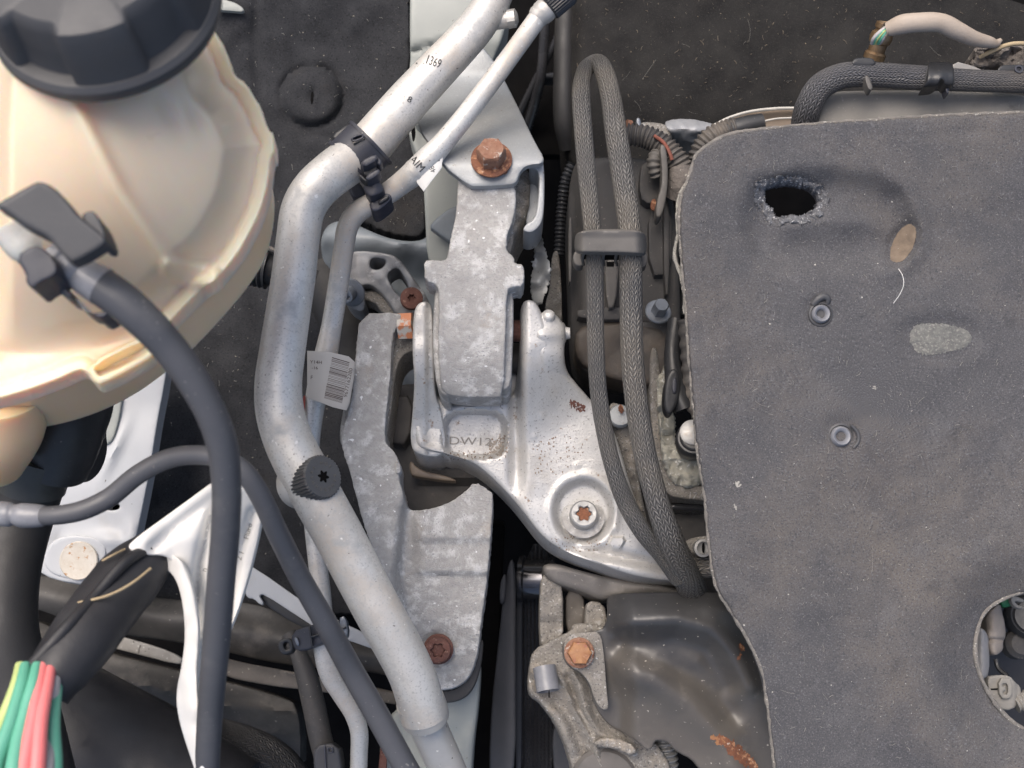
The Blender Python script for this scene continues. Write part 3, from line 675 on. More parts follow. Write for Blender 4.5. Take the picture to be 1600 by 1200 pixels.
# grimy rubber buffer inside the mount
t = thing('rubber_buffer', 650, 650, -60, 'grimy brown rubber block inside the alloy mount between its two arms', 'buffer')
relief('block', [(606, 600), (690, 600), (780, 700), (780, 745), (740, 812), (630, 812), (598, 740), (598, 640)], lambda X, Y: -62+8*sstep(690, 735, Y)*sstep(640, 655, X)*sstep(756, 750, Y), M_mountrubber, t, t=25, r=3, step=8)
relief('upper_step', [(612, 618), (646, 618), (640, 696), (604, 692)], lambda X, Y: -48+0*X, M_mountrubber, t, t=12, r=1.5, step=6, ch=1)
relief('lip', [(640, 716), (655, 735), (700, 744), (716, 752), (700, 752), (652, 745), (640, 742)], -44, mk('brown_lip', (.24, .19, .14), (.16, .125, .1), 60, rough=.5, bump=.3), t, t=6, r=1.2, step=5)
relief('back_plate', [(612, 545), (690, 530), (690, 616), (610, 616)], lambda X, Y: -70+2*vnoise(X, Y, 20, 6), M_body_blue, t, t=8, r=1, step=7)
relief('rust_chip', [(625, 578), (630, 582), (631, 592), (625, 590)], -66, M_rustdark, t, t=.6, r=0, step=3)

# small cast bracket with two windows
t = thing('cast_link_bracket', 610, 450, -55, 'small grey cast bracket with two window holes left of the big mount arm', 'bracket')
def hf(X, Y): return -50-6*sstep(620, 545, X)-3*sstep(420, 520, Y)+.8*vnoise(X, Y, 12, 4)
relief('bracket', [(535, 398), (560, 391), (600, 395), (618, 400), (632, 414), (650, 440), (668, 465), (672, 480), (660, 500), (640, 500), (628, 494), (618, 492), (606, 470), (588, 450), (572, 444), (562, 450), (572, 470), (568, 490), (545, 480), (530, 450)],
       hf, M_steeldark if False else mk('dull_cast_bracket', (.27, .275, .285), (.20, .20, .205), 60, rough=.45, metal=.3, bump=.5, bsc=700, stains=[((.4, .4, .4), 80, .6, .68)]), t, t=16, r=1.2, step=4.5,
       holes=[[(579, 406), (586, 403), (601, 405), (604, 411), (596, 420), (586, 422), (578, 418)], [(602, 430), (618, 418), (626, 422), (640, 448), (636, 462), (624, 466)]])
relief('gusset', [(585, 452), (606, 468), (622, 494), (600, 494), (585, 472), (560, 468), (556, 456)], -60, M_cast_worn, t, t=12, r=1.5, step=5)
screw('flange_screw', (548, 456, -48), (-.25, -.45, .86), 4.6, 6, 'small grey round headed flange screw beside the thin pipe', M_steeldark, 9.0, M_steeldark, star=.45)
screw('rusty_screw', (643, 468, -44), (.1, .15, 1), 6.6, 4.5, 'round rust brown screw head at the tip of the small cast bracket', M_rustdark, None, None, star=.3)
o = relief('pale_chip', [(549, 483), (555, 481), (559, 486), (555, 490), (550, 488)], -85, M_plug, None, t=1, r=.3, step=3); tag(o, 'tiny pale paint chip on the dark hose below the small bracket', 'chip')

# nut with orange paint
t = thing('marked_nut', 636, 510, -16, 'silver nut with orange paint marks at the left ear of the bracket', 'nut')
lathe('nut_body', (624, 510, -18), (1, .05, .1), [(8.2, 0), (8.2, 8), (0, 8)], M_orange, t, seg=36, rmod=lambda i, th: hexmod(th), rot=.5)

# ================================================================ SILVER BRACKET
t = thing('engine_bracket', 850, 720, -10, 'bright silver painted alloy engine bracket with two ears holding the rough arm', 'engine bracket')
body = [(645, 610), (645, 665), (642, 680), (652, 699), (690, 707), (728, 717), (755, 733), (790, 767), (815, 796), (840, 830), (860, 849), (893, 867), (930, 879), (980, 898), (1040, 908), (1095, 908),
        (1080, 880), (1045, 880), (1020, 840), (1000, 800), (985, 760), (966, 690), (945, 640), (925, 628), (905, 604), (882, 584), (866, 560), (856, 530), (850, 500), (843, 482), (836, 471), (824, 468), (816, 474), (812, 490), (811, 560), (806, 600), (800, 625), (700, 632), (690, 622), (672, 610)]
def hf(X, Y):
    z = -16+.2*vnoise(X, Y, 22, 41)
    # pocket with raised letters, floor of the yoke left, higher web on the right
    e = np.maximum(np.abs((X-742)/50), np.abs((Y-679)/38)); er = (np.abs((X-742)/50)**3.2+np.abs((Y-679)/37)**3.2)**(1/3.2)
    z = z-12*sstep(1.08, .84, er)
    z = z+6*sstep(800, 826, X)*sstep(1000, 700, X+.3*Y-150)+24*sstep(806, 816, X)*sstep(700, 535, Y+(X-830)*.55)
    z = z-5*sstep(790, 806, X)*sstep(826, 808, X)*sstep(780, 735, Y)
    z = z-7*sstep(870, 925, X)*sstep(660, 600, Y)*0
    b = ell(X, Y, 911, 800, 47, 52); z = z-9*sstep(1.04, .80, b)+1.2*np.exp(-((b-1.12)/.09)**2)
    # lower edge: drops away and turns into a flange
    dl = (Y-np.interp(X, [640, 690, 752, 810, 850, 900, 980, 1095], [700, 712, 742, 800, 845, 868, 886, 890]))
    z = z-.0*dl
    # groove above the flange at the foot
    z = z-6*np.exp(-((Y-np.interp(X, [880, 960, 1060], [852, 868, 888]))/8)**2)*sstep(870, 900, X)+2*gauss(X, Y, 930, 880, 60, 8, 10)
    z = z-10*sstep(990, 1090, X+.2*(Y-850))
    z = z+3.0*(ell(X, Y, 963, 848, 12, 11) < 1)
    for (a, c) in ((899, 748), (963, 825), (846, 650), (835, 682), (902, 727)): z = z+1.3*gauss(X, Y, a, c, 3.2)
    z = z+4*ridge(X, Y, [(650, 600), (652, 660), (660, 700), (700, 720)], 9)
    return z
sv = relief('casting', body, hf, M_silver, t, t=36, r=2.4, step=4.6, ch=2)
trs = bvh([sv])
# right ear with boss, left ear
def hf(X, Y): return 10-21*sstep(545, 640, Y)-6*sstep(845, 905, X)+2.5*np.exp(-((Y-523)/9)**2)*sstep(910, 840, X)
relief('ear_boss', [(836, 492), (850, 487), (866, 489), (876, 500), (883, 510), (884, 528), (881, 548), (884, 580), (905, 604), (925, 636), (936, 660), (880, 650), (852, 600), (838, 550)], hf, M_silver, t, t=34, r=3, step=5)
lathe('boss_end', (878, 521, -3), (1, .04, .1), [(6.0, -4), (6.0, 1), (4.6, 2), (3.6, 2.2), (3.0, 4.6), (0, 4.8)], M_silver, t, seg=30)
lathe('boss_nub', (857, 494, 8), (-.1, .55, .8), [(3.6, -4), (3.6, 1), (2.9, 2.2), (1.6, 3.0), (0, 3.1)], M_silver, t, seg=24)
def hf(X, Y): return 12-27*sstep(540, 700, Y)-3.5*sstep(664, 670, X)+.5*vnoise(X, Y, 12, 5)
relief('left_ear', [(646, 490), (652, 475), (664, 470), (674, 476), (676, 500), (678, 560), (680, 620), (690, 640), (700, 715), (650, 712), (640, 690), (645, 640), (648, 590), (644, 550)], hf, M_silver, t, t=46, r=1.6, step=5)
relief('yoke_floor', [(676, 620), (812, 560), (806, 640), (700, 640)], -30, M_silver, t, t=10, r=1, step=8)
# long screw in the bracket
screw('bracket_bolt', (911, 808, -24), (0, .34, .94), 8.0, 8, 'silver star socket bolt with rust in its socket, sunk in the silver bracket', M_steel, 12.2, M_cast, star=.50, soc=M_rust)
# through bolt of the arm
o = tube('through_bolt', [(790, 517, -6, 17), (822, 517, -6, 17)], M_rustdark, seg=24, raw=True); tag(o, 'brown rusty pivot bolt between the rough arm and the right silver ear', 'bolt')
o = tube('pivot_sleeve', [(786, 560, -26, 24), (818, 560, -26, 24)], M_mountrubber, seg=24, raw=True); tag(o, 'dark rubber sleeve below the rusty pivot bolt', 'bushing')

# ================================================================ ROUGH TORQUE ARM
t = thing('torque_arm', 745, 450, 20, 'rough grey cast alloy torque arm bolted under the galvanised plate', 'engine mount')
def hf(X, Y):
    z = 26-.00042*np.maximum(Y-520, 0)**2*2.2-5*sstep(430, 330, Y)+1.2*np.exp(-((Y-372)/22)**2)
    return z+.25*vnoise(X, Y, 22, 51)+.15*vnoise(X, Y, 8, 52)
relief('eye_casting', [(716, 270), (800, 270), (806, 300), (806, 325), (800, 350), (792, 368), (791, 392), (803, 402), (805, 413), (819, 413), (819, 447), (803, 449), (792, 452), (790, 520), (787, 619), (770, 622), (720, 621), (692, 615),
        (687, 592), (684, 540), (686, 460), (682, 444), (664, 440), (662, 412), (668, 406), (696, 408), (700, 398), (704, 374), (712, 340), (715, 300)], hf, M_cast, t, t=16, r=.9, step=5, ch=1, jit=.35)
def hf(X, Y): return 19-.0009*np.maximum(np.abs(Y-520)-40, 0)**2
relief('left_lip', [(678, 462), (684, 450), (700, 446), (704, 620), (692, 618), (684, 606), (680, 590), (676, 540)], hf, M_cast, t, t=28, r=1.5, step=5, ch=1)
relief('right_lip', [(780, 450), (800, 448), (803, 480), (800, 560), (799, 600), (788, 612), (778, 600)], hf, M_cast, t, t=28, r=1.2, step=5, ch=1)
def hf(X, Y): return 12-9*sstep(800, 830, X)+1.6*np.sin((Y-.6*X)/4.2)*sstep(798, 806, X)
relief('neck_flank', [(790, 262), (826, 262), (829, 290), (826, 330), (812, 352), (802, 375), (798, 400), (786, 400), (780, 330)], hf, M_cast_worn, t, t=40, r=2, step=4)

# galvanised plate bolted on top
t = thing('mount_plate', 760, 200, 24, 'light grey galvanised mount plate held by a large rusty bolt', 'bracket')
def hf(X, Y): return 26-74*sstep(262, 110, Y)+.5*vnoise(X, Y, 60, 6)+1.2*gauss(X, Y, 825, 208, 9, 5, 30)
relief('plate', [(645, 150), (700, 112), (738, 66), (748, 66), (762, 82), (775, 100), (800, 148), (826, 202), (838, 226), (850, 246), (848, 256), (826, 258), (816, 264), (811, 274), (808, 285), (798, 289), (742, 292), (732, 290), (690, 258), (688, 236), (662, 215), (648, 180)],
       hf, M_plate, t, t=3.2, r=.9, step=7, ch=1)
relief('side_channel', [(838, 243), (850, 250), (851, 300), (849, 344), (838, 360), (826, 364), (816, 360), (822, 350), (832, 345), (838, 335), (842, 300), (842, 266), (826, 262), (828, 256)], 16, M_plate, t, t=22, r=.7, step=4, ch=2)
relief('channel_back', [(826, 258), (846, 262), (846, 340), (834, 356), (820, 356), (824, 320)], -2, M_plate, t, t=10, r=.7, step=6, ch=1)
relief('rust_drip', [(785, 265), (791, 264), (794, 269), (789, 273), (785, 271)], 26.6, M_rust, t, t=.5, r=.2, step=2.5)
t = screw('mount_bolt', (768, 250, 26.5), (0, .36, .93), 7.7, 9.5, 'large rusty hexagon flange bolt on the galvanised plate', M_rustmet, 10.8, M_rust, kind='hex')
o = relief('torn_foil', [(840, 365), (848, 370), (852, 395), (862, 418), (858, 445), (842, 480), (832, 470), (828, 440)], lambda X, Y: -20+6*vnoise(X, Y, 16, 5)+(X-845)*.3, M_plate, None, t=1, r=.3, step=4, jit=1.2); tag(o, 'torn grey foil flap hanging below the galvanised plate', 'foil')
o = relief('grey_rail_end', [(862, 392), (876, 392), (880, 560), (866, 580), (852, 560), (850, 480), (860, 450)], lambda X, Y: -75+1*vnoise(X, Y, 12, 3), M_cast_worn, None, t=12, r=1, step=7); tag(o, 'dull grey metal strip in the gap left of the plastic cover box', 'bracket')

# ================================================================ TOP CENTRE AND DARK COVER BOX
t = thing('ignition_cover', 975, 420, -40, 'dusty black plastic cover box behind the looped braided hose', 'cover')
def hf(X, Y): return -42-9*sstep(915, 893, X)+.6*vnoise(X, Y, 50, 5)-3*sstep(590, 640, Y)
bx = relief('cover', [(905, 246), (1006, 246), (1040, 262), (1056, 330), (1062, 420), (1066, 640), (1040, 640), (1030, 590), (960, 592), (925, 588), (900, 570), (893, 540), (888, 420), (886, 330), (892, 270)], hf, M_dusty, t, t=30, r=3, step=8)
relief('latch_box', [(1003, 250), (1040, 248), (1044, 300), (1034, 318), (1004, 318), (998, 290)], -34, M_dusty, t, t=8, r=.8, step=6, ch=1)
relief('rib', [(1013, 318), (1050, 318), (1050, 430), (1014, 430)], -36, M_dusty, t, t=6, r=.8, step=7, ch=1)
relief('rib', [(1036, 300), (1046, 300), (1046, 460), (1038, 460)], -31, M_dusty, t, t=6, r=.6, step=7, ch=1)
relief('rib', [(888, 340), (894, 340), (893, 440), (888, 440)], -32, M_strap, t, t=8, r=.4, step=6, ch=1)
relief('lower_step', [(902, 480), (1000, 480), (1002, 500), (902, 500)], -33, M_dusty, t, t=7, r=.8, step=7, ch=1)
relief('lower_block', [(900, 500), (1042, 505), (1048, 560), (1040, 600), (1000, 604), (930, 585), (896, 560)], lambda X, Y: -36+.8*vnoise(X, Y, 20, 4), mk('brown_grime_plastic', (.075, .06, .048), (.05, .045, .042), 40, rough=.6, bump=.4, stains=[((.15, .12, .09), 30, .5, .75)]), t, t=20, r=3, step=7)
relief('centre_tab', [(944, 405), (968, 405), (962, 480), (948, 482)], lambda X, Y: -28+0*X, M_strap, t, t=7, r=.8, step=5, ch=1)
relief('tab_slot', [(948, 409), (960, 409), (959, 416), (948, 416)], -27.5, M_pit, t, t=.4, r=0, step=4, ch=0)
o = relief('side_grille', [(1058, 300), (1100, 300), (1100, 560), (1062, 560)], lambda X, Y: -60+7*(np.mod(Y-300, 46) < 9), M_plastic, None, t=10, r=.8, step=4, ch=1); tag(o, 'black ladder ribbed plastic panel tucked under the left edge of the felt pad', 'panel')
# toothed strip left of the box
t = thing('toothed_strip', 880, 300, -90, 'black toothed trim strip left of the plastic cover box', 'trim')
tube('strip', [(895, 255, -80, 8), (884, 280, -82, 8), (878, 320, -85, 8), (873, 400, -88, 8)], M_plastic, t, seg=10, step=.6, rib=(.5, 2.6))
t = thing('rear_hose_gap', 870, 200, -150, 'fat black rubber roll at the left edge of the bulkhead insulation', 'hose')
tube('roll', [(885, -20, -115, 16), (882, 100, -115, 17), (882, 190, -118, 17), (888, 232, -125, 14)], M_rubberblack, t, seg=20)
# corrugated conduits
def conduit(name, pts, label, **k):
    t = thing(name, pts[0][0], pts[0][1], pts[0][2], label, 'conduit')
    tube('corrugated_tube', pts, M_conduit, t, seg=22, step=.55, rib=(.65, 2.5)); return t
t = conduit('corrugated_conduit', [(980, 210, -30, 16), (1010, 214, -28, 17), (1035, 228, -26, 18), (1055, 250, -25, 19), (1068, 275, -26, 20)], 'grey corrugated conduit with red stripe beside the right braided hose')
tube('red_stripe', [(1022, 212, -19, 3), (1036, 222, -18, 3), (1046, 238, -17, 3), (1050, 250, -17, 3)], M_red, t, seg=8)
tube('taped_end', [(1062, 262, -24, 18), (1064, 285, -24, 21), (1056, 310, -28, 17)], M_dirt, t, seg=18)
t = conduit('corrugated_conduit', [(1092, 262, -38, 16), (1096, 236, -36, 17), (1112, 216, -34, 18), (1138, 204, -34, 17), (1150, 200, -34, 17)], 'grey corrugated conduit entering a black plug above the felt pad corner')
tube('plug_sleeve', [(1135, 206, -34, 16), (1165, 198, -34, 17), (1192, 192, -34, 15)], M_plastic, t, seg=20)
t = thing('upright_tab', 1040, 250, -10, 'dusty upright plastic tab with rusty foot right of the braided hoses', 'bracket')
relief('tab', [(1030, 226), (1040, 226), (1044, 260), (1043, 300), (1034, 340), (1024, 340), (1026, 312), (1034, 290), (1034, 260)], -14, M_strap, t, t=9, r=.8, step=5)
relief('rust_mark', [(1017, 312), (1026, 310), (1026, 330), (1016, 328)], -29, M_rust, t, t=1, r=.3, step=4)
o = tube('twisted_cable', [(1026, 240, -24, 9), (1022, 250, -22, 11), (1022, 262, -22, 10), (1026, 276, -24, 9)], M_strap, seg=14, step=.5, rib=(.6, 2.8)); tag(o, 'short twisted grey cable in the latch box of the black cover', 'cable')
# aluminium housing at the top
t = thing('alloy_housing', 1080, 203, -60, 'bright crusted alloy housing between the bulkhead felt and the conduits', 'housing')
def hf(X, Y): return -58+10*np.exp(-((Y-202)/13)**2)+1.5*vnoise(X, Y, 9, 3)
relief('housing', [(1036, 192), (1048, 187), (1074, 185), (1096, 189), (1118, 194), (1120, 205), (1100, 226), (1066, 222), (1050, 215)], hf, mk('pale_crusted_alloy', (.34, .35, .37), (.26, .265, .28), 90, rough=.5, metal=.2, bump=.8, bsc=600, stains=[((.62, .62, .62), 120, .58, .68)]), t, t=16, r=2, step=4.5, jit=.4)
relief('housing_neck', [(998, 190), (1034, 192), (1046, 200), (1052, 216), (1020, 214), (1000, 206)], -50, M_cast_worn, t, t=14, r=2, step=5)
lathe('screw_end', (986, 196, -44), (-1, .1, .3), [(3, 0), (3, 3), (0, 3)], M_rustmet, t, seg=14)
relief('lug', [(993, 184), (1001, 184), (1003, 203), (995, 203)], -43, M_steeldark, t, t=8, r=.8, step=4)
relief('lower_wall', [(1048, 214), (1120, 214), (1130, 260), (1076, 275), (1062, 240)], -72, mk('brown_grime', (.15, .13, .11), (.11, .095, .085), 50, rough=.8, bump=.5), t, t=20, r=2, step=7)
# brown rim arc
t = thing('metal_rim', 1185, 190, -55, 'curved brown metal rim with bright edge above the felt pad', 'rim')
relief('rim', [(1108, 200), (1140, 184), (1170, 174), (1210, 169), (1246, 169), (1246, 206), (1190, 212), (1120, 222)], lambda X, Y: -56-3*sstep(0, 18, Y-np.interp(X, [1108, 1170, 1246], [200, 176, 170])), M_rim, t, t=14, r=.6, step=6)
tube('rim_edge', [(1110, 199, -52, 2.6), (1140, 184, -52, 2.6), (1170, 175, -52, 2.6), (1210, 170, -52, 2.6), (1250, 169, -52, 2.6)], M_rimedge, t, seg=8)
tube('rim_edge', [(1170, 196, -50, 1.6), (1210, 186, -50, 1.6), (1250, 184, -50, 1.6)], M_rimedge, t, seg=8)

# ================================================================ AIR DUCT, BRAIDED HOSE, SENSOR (upper right)
t = thing('intake_tray', 1450, 165, 0, 'dusty grey plastic tray between the felt pad and the horizontal braided hose', 'tray')
relief('tray', [(1284, 152), (1300, 140), (1660, 143), (1660, 230), (1270, 230), (1276, 190)], lambda X, Y: 4-6*sstep(150, 139, Y)+.5*vnoise(X, Y, 30, 6), M_tray, t, t=30, r=2, step=9)
t = thing('braided_hose', 1420, 120, 12, 'black braided hose bending down behind the felt pad, held by plastic clips', 'hose')
hz = tube('hose', [(1250, 260, -20, 21), (1256, 200, 0, 21), (1264, 165, 10, 21), (1282, 136, 14, 21), (1315, 119, 16, 20), (1360, 117, 16, 19), (1440, 122, 16, 19), (1520, 126, 16, 17), (1660, 130, 16, 17)], M_braidtop, t, seg=40, step=1.2)
def hoseclip(x, y, z, label, wdt=16):
    t = thing('hose_clip', x, y, z, label, 'clip', 'clips on the black braided hose')
    relief('saddle', [(x-20, y-20), (x-16, y-26), (x+16, y-25), (x+20, y-18), (x+21, y+8), (x+17, y+13), (x+6, y+12), (x+4, y+2), (x-1, y+2), (x-4, y+13), (x-24, y+16), (x-29, y+15), (x-20, y+4)],
           lambda X, Y: z+2-8*((Y-y)/24)**2+1.2*np.exp(-((X-x)/8)**2), M_plastic, t, t=7, r=.8, step=4, ch=1)
    relief('tooth', [(x+4, y+4), (x+12, y+4), (x+13, y+24), (x+9, y+25)], z-3, M_clip, t, t=5, r=.5, step=3, ch=1)
hoseclip(1470, 122, 24, 'black saddle clip around the braided hose, the larger fully visible one')
t = thing('hose_clip', 1355, 120, 18, 'black clip tab and hook on the braided hose below the brass sensor', 'clip', 'clips on the black braided hose')
relief('tab', [(1331, 97), (1336, 90), (1362, 90), (1368, 96), (1368, 103), (1331, 103)], 22, M_plastic, t, t=8, r=.8, step=4)
relief('tooth', [(1350, 119), (1357, 118), (1364, 136), (1362, 141), (1357, 141)], 24, M_strap, t, t=5, r=.6, step=3)
t = thing('hose_clip', 1585, 112, 18, 'black rounded clip tab on the braided hose at the right edge', 'clip', 'clips on the black braided hose')
relief('tab', [(1558, 110), (1562, 103), (1572, 101), (1610, 101), (1612, 112), (1560, 114)], 16, M_plastic, t, t=8, r=.8, step=4)
lathe('ring', (1591, 109, 20), (0, .2, 1), [(2.2, 0), (2.2, 1), (1.4, 1), (1.4, 0)], M_clip, t, seg=18)
t = thing('brass_sensor', 1366, 75, 10, 'dirty brass sensor with coloured wires entering a cream sleeve', 'sensor')
ax = (.18, .80, .45)
lathe('brass_body', (1365, 92, 2), ax, [(5.8, 0), (5.8, 3), (4.6, 4), (4.6, 8), (5.6, 8.8), (6.2, 11.5), (5.6, 14), (4.4, 14.8), (4.4, 16), (5.2, 16.6), (5.2, 19), (4.7, 19.4), (4.0, 18.4), (0, 18.2)], M_brass, t, seg=30)
for i, (m_, dx) in enumerate([(M_ww, -7), (M_wy, -1), (M_wg, 5), (M_ww, 8), (M_wg, -4)]):
    tube('wire', [(1368+dx*.8, 68, 16, 2.9), (1372+dx, 60, 20, 2.9), (1380+dx*.8, 50, 22, 2.9), (1394+dx*.3, 42+dx*.5, 22, 2.9), (1404, 40+dx*.6, 21, 2.9)], M_wy if i == 1 else m_, t, seg=8, lab='yellow wire' if i == 1 else ('green wire' if m_ is M_wg else 'grey wire'))
t = thing('cream_sleeve', 1470, 45, 20, 'cream fabric sleeve arching over from the sensor wires', 'sleeve')
tube('sleeve', [(1385, 46, 22, 10), (1392, 44, 23, 12), (1410, 38, 26, 15), (1440, 35, 28, 15), (1470, 36, 28, 14), (1495, 48, 26, 14), (1520, 60, 22, 12), (1545, 66, 18, 9), (1556, 68, 16, 6), (1564, 62, 16, 3)], M_cream, t, seg=28, step=1.5, wob=.04)
lathe('open_mouth', (1384.5, 46.5, 22), (-1, -.1, .15), [(3.6, 0), (3.9, .6), (3.3, .7), (2.9, 0), (0, 0)], M_rim, t, seg=22)
t = thing('debris_heap', 1560, 85, 0, 'grey leafy debris beside the clip at the upper right edge', 'debris')
def hf(X, Y): return 2+5*vnoise(X, Y, 12, 3)+3*vnoise(X, Y, 6, 4)-.1*(Y-80)
relief('clump', [(1520, 76), (1535, 70), (1560, 68), (1580, 72), (1620, 70), (1620, 112), (1570, 108), (1540, 108), (1512, 104), (1524, 92)], hf, M_dirt, t, t=14, r=3, step=4, jit=1)
relief('paper_scrap', [(1487, 102), (1497, 97), (1520, 103), (1538, 111), (1490, 112)], 4, M_label, t, t=1, r=.3, step=5, ch=0)
tube('cord', [(1530, 90, 10, 3), (1550, 80, 13, 3.5), (1575, 70, 14, 3.5), (1600, 68, 14, 3.5), (1640, 76, 12, 3.5)], M_tanrope, t, seg=10)
tube('twig', [(1526, 78, 8, 2), (1545, 76, 10, 2), (1560, 68, 10, 2.4)], M_dirt, t, seg=8)

# ================================================================ RIGHT OF THE BRAIDED HOSES
t = thing('corroded_flange', 1060, 690, -20, 'white crusted alloy flange half hidden under the left edge of the felt pad', 'flange')
def hf(X, Y): return -30+3*vnoise(X, Y, 12, 3)+1.5*vnoise(X, Y, 5, 4)
relief('crust', [(1024, 590), (1036, 580), (1040, 560), (1044, 600), (1050, 640), (1056, 655), (1054, 690), (1062, 705), (1085, 715), (1110, 700), (1120, 750), (1080, 762), (1058, 760), (1044, 745), (1034, 715), (1030, 660)], hf, M_corr, t, t=18, r=2, step=4, jit=.7)
relief('base_plate', [(1014, 540), (1030, 545), (1032, 650), (1036, 720), (1050, 755), (1130, 762), (1130, 784), (1060, 780), (1040, 772), (1022, 740), (1016, 660)], lambda X, Y: -34+.8*vnoise(X, Y, 20, 3), M_cast_worn, t, t=26, r=2, step=6)
fl = DATA
text_on('stamped_number', '17-0', 1088, 775, 11, 5, bvh([bpy.data.objects[n] for n in DATA if n.startswith('base_plate')]), M_cast, t, lift=.3)
t = thing('injector_lead', 1070, 600, -5, 'black moulded lead ending in a round plug beside the felt pad edge', 'lead')
tube('lead', [(1056, 500, -20, 12), (1050, 545, -16, 12), (1052, 580, -14, 14), (1058, 610, -12, 17), (1070, 640, -10, 16)], M_plastic, t, seg=18)
relief('moulded_fin', [(1040, 590), (1050, 575), (1062, 580), (1062, 620), (1050, 648), (1040, 646), (1036, 625)], -2, M_plastic, t, t=8, r=1.5, step=5)
relief('fin_rib', [(1050, 590), (1058, 590), (1058, 614), (1050, 616)], -.5, M_clip, t, t=2, r=.8, step=4)
tube('branch', [(1072, 500, -14, 13), (1078, 560, -12, 14), (1082, 620, -10, 14), (1092, 650, -8, 12)], M_conduit, t, seg=16, step=.8, rib=(.5, 7))
lathe('round_plug', (1082, 690, -14), (-.1, .25, .95), [(9, -10), (9.6, 0), (9.6, 9), (8.6, 10.5), (7.6, 10.6), (7.2, 12), (6.4, 12.6), (0, 12.8)], M_plastic, t, seg=32)
lathe('metal_cap', (1082, 676, -3), (-.1, .25, .95), [(7, 0), (7, 1.4), (5, 2.2), (0, 2.4)], M_steel, t, seg=28)
t = screw('cover_bolt', (1028, 488, -28), (.12, .42, .9), 4.6, 8, 'grey hexagon flange bolt beside the right braided hose', M_steeldark, 7.6, M_steeldark, kind='hex')
o = rbox('dark_boss', (1040, 530, -45), (34, 20, 16), M_dusty, None, bev=2); tag(o, 'dusty black boss below the grey hexagon bolt', 'housing')
t = thing('hose_fitting', 1090, 860, -20, 'dirty pale fitting with a braided stub near the foot of the felt pad', 'fitting')
tube('braided_stub', [(1078, 884, -26, 22), (1108, 880, -26, 22), (1140, 874, -26, 22)], M_braid, t, seg=30, step=1.2)
relief('lug', [(1068, 850), (1075, 842), (1105, 836), (1110, 842), (1110, 868), (1078, 868)], -16, M_cast_worn, t, t=12, r=2, step=5)
lathe('port', (1096, 856, -14), (.1, .1, 1), [(5, 0), (5, 3.5), (3.6, 3.8), (3.2, 1), (0, 1)], M_steel, t, seg=24)
relief('port_slot', [(1097, 848), (1101, 848), (1101, 864), (1097, 864)], -11.5, M_pit, t, t=.4, r=0, step=4)
o = rbox('dark_cylinder_head', (1080, 850, -70), (60, 60, 20), M_dusty, None, bev=3); tag(o, 'dark engine casting deep below the braided stub', 'casting')
o = relief('glossy_ledge', [(1040, 785), (1110, 788), (1112, 800), (1045, 798)], lambda X, Y: -46-.02*(Y-792)**2, M_sooty, None, t=10, r=2, step=5); tag(o, 'glossy black ledge under the crusted flange', 'casting')
t = thing('hidden_flange', 975, 670, -30, 'dirty alloy lug with rust spots showing between the two braided hoses', 'flange')
relief('lug', [(950, 628), (972, 632), (980, 650), (990, 700), (1000, 760), (1015, 830), (1000, 840), (984, 780), (966, 700), (955, 665)], lambda X, Y: -26+1*vnoise(X, Y, 14, 3), M_cast_worn, t, t=14, r=2, step=5)
lathe('lug_bolt', (968, 652, -24), (0, .3, 1), [(6.5, 0), (6.5, 4), (5.8, 5), (0, 5.2)], M_plate, t, seg=24)
relief('rust_spot', [(966, 632), (973, 632), (975, 645), (968, 646)], -17, M_rust, t, t=.6, r=.2, step=3, jit=.6)

# ================================================================ LOOPED BRAIDED HOSE AND ITS STRAP
t = thing('looped_braided_hose', 950, 480, 20, 'long grey braided hose looping up and down through a wide plastic strap', 'hose')
M_b2 = M_braid
tube('hose', [(1060, 905, -10, 13), (1035, 868, 0, 14), (1004, 830, 10, 14.5), (978, 785, 14, 14.5), (958, 730, 18, 13.5), (944, 670, 20, 13.5), (935, 610, 22, 13.5), (931, 540, 24, 13.5), (930, 460, 26, 13.5), (929, 400, 28, 14),
     (924, 340, 28, 14), (917, 270, 22, 14.5), (911, 200, 12, 14.5), (908, 150, 0, 14.5), (910, 124, -12, 13.5), (919, 104, -24, 13), (932, 98, -24, 13.5), (944, 112, -12, 15), (954, 150, 0, 16), (963, 210, 14, 17.5), (975, 290, 22, 18), (983, 350, 28, 18), (985, 400, 30, 18),
     (986, 470, 28, 18), (988, 560, 26, 18), (996, 640, 24, 18), (1008, 710, 22, 18), (1026, 780, 18, 18.5), (1046, 840, 10, 21), (1066, 885, -8, 22), (1082, 922, -34, 23), (1092, 950, -70, 24)], M_b2, t, seg=44, step=1.1)
# the companion strand in front of the loop (the loop is two hoses side by side above the strap)
t = thing('hose_strap', 952, 388, 50, 'wide dusty plastic strap holding both runs of the braided loop', 'strap')
def hf(X, Y): return 44-10*np.maximum(np.abs((X-953)/56)-.72, 0)**2*14+1.2*np.exp(-((Y-363)/4)**2)
relief('band', [(905, 362), (925, 358), (985, 358), (1002, 361), (1010, 368), (1011, 392), (1006, 397), (985, 395), (925, 394), (905, 394), (898, 388), (898, 368)], hf, M_strap, t, t=3, r=1.0, step=4.5)
relief('rear_band', [(898, 392), (906, 394), (912, 404), (912, 416), (900, 416), (894, 404)], 20, M_strap, t, t=6, r=.8, step=4)
relief('rear_band', [(1002, 394), (1012, 392), (1012, 412), (1004, 420), (998, 414), (1000, 402)], 20, M_strap, t, t=6, r=.8, step=4)
for xx in (914, 946, 966, 1003):
    tube('finger', [(xx, 394, 38, 2.4), (xx-3, 398, 34, 2.6), (xx-4, 406, 28, 2.6), (xx-2, 414, 22, 2.2)], M_strap, t, seg=8)
relief('inner_shadow_bar', [(908, 394), (1002, 394), (1002, 400), (908, 400)], 30, M_pit, t, t=5, r=.5, step=6, ch=1)

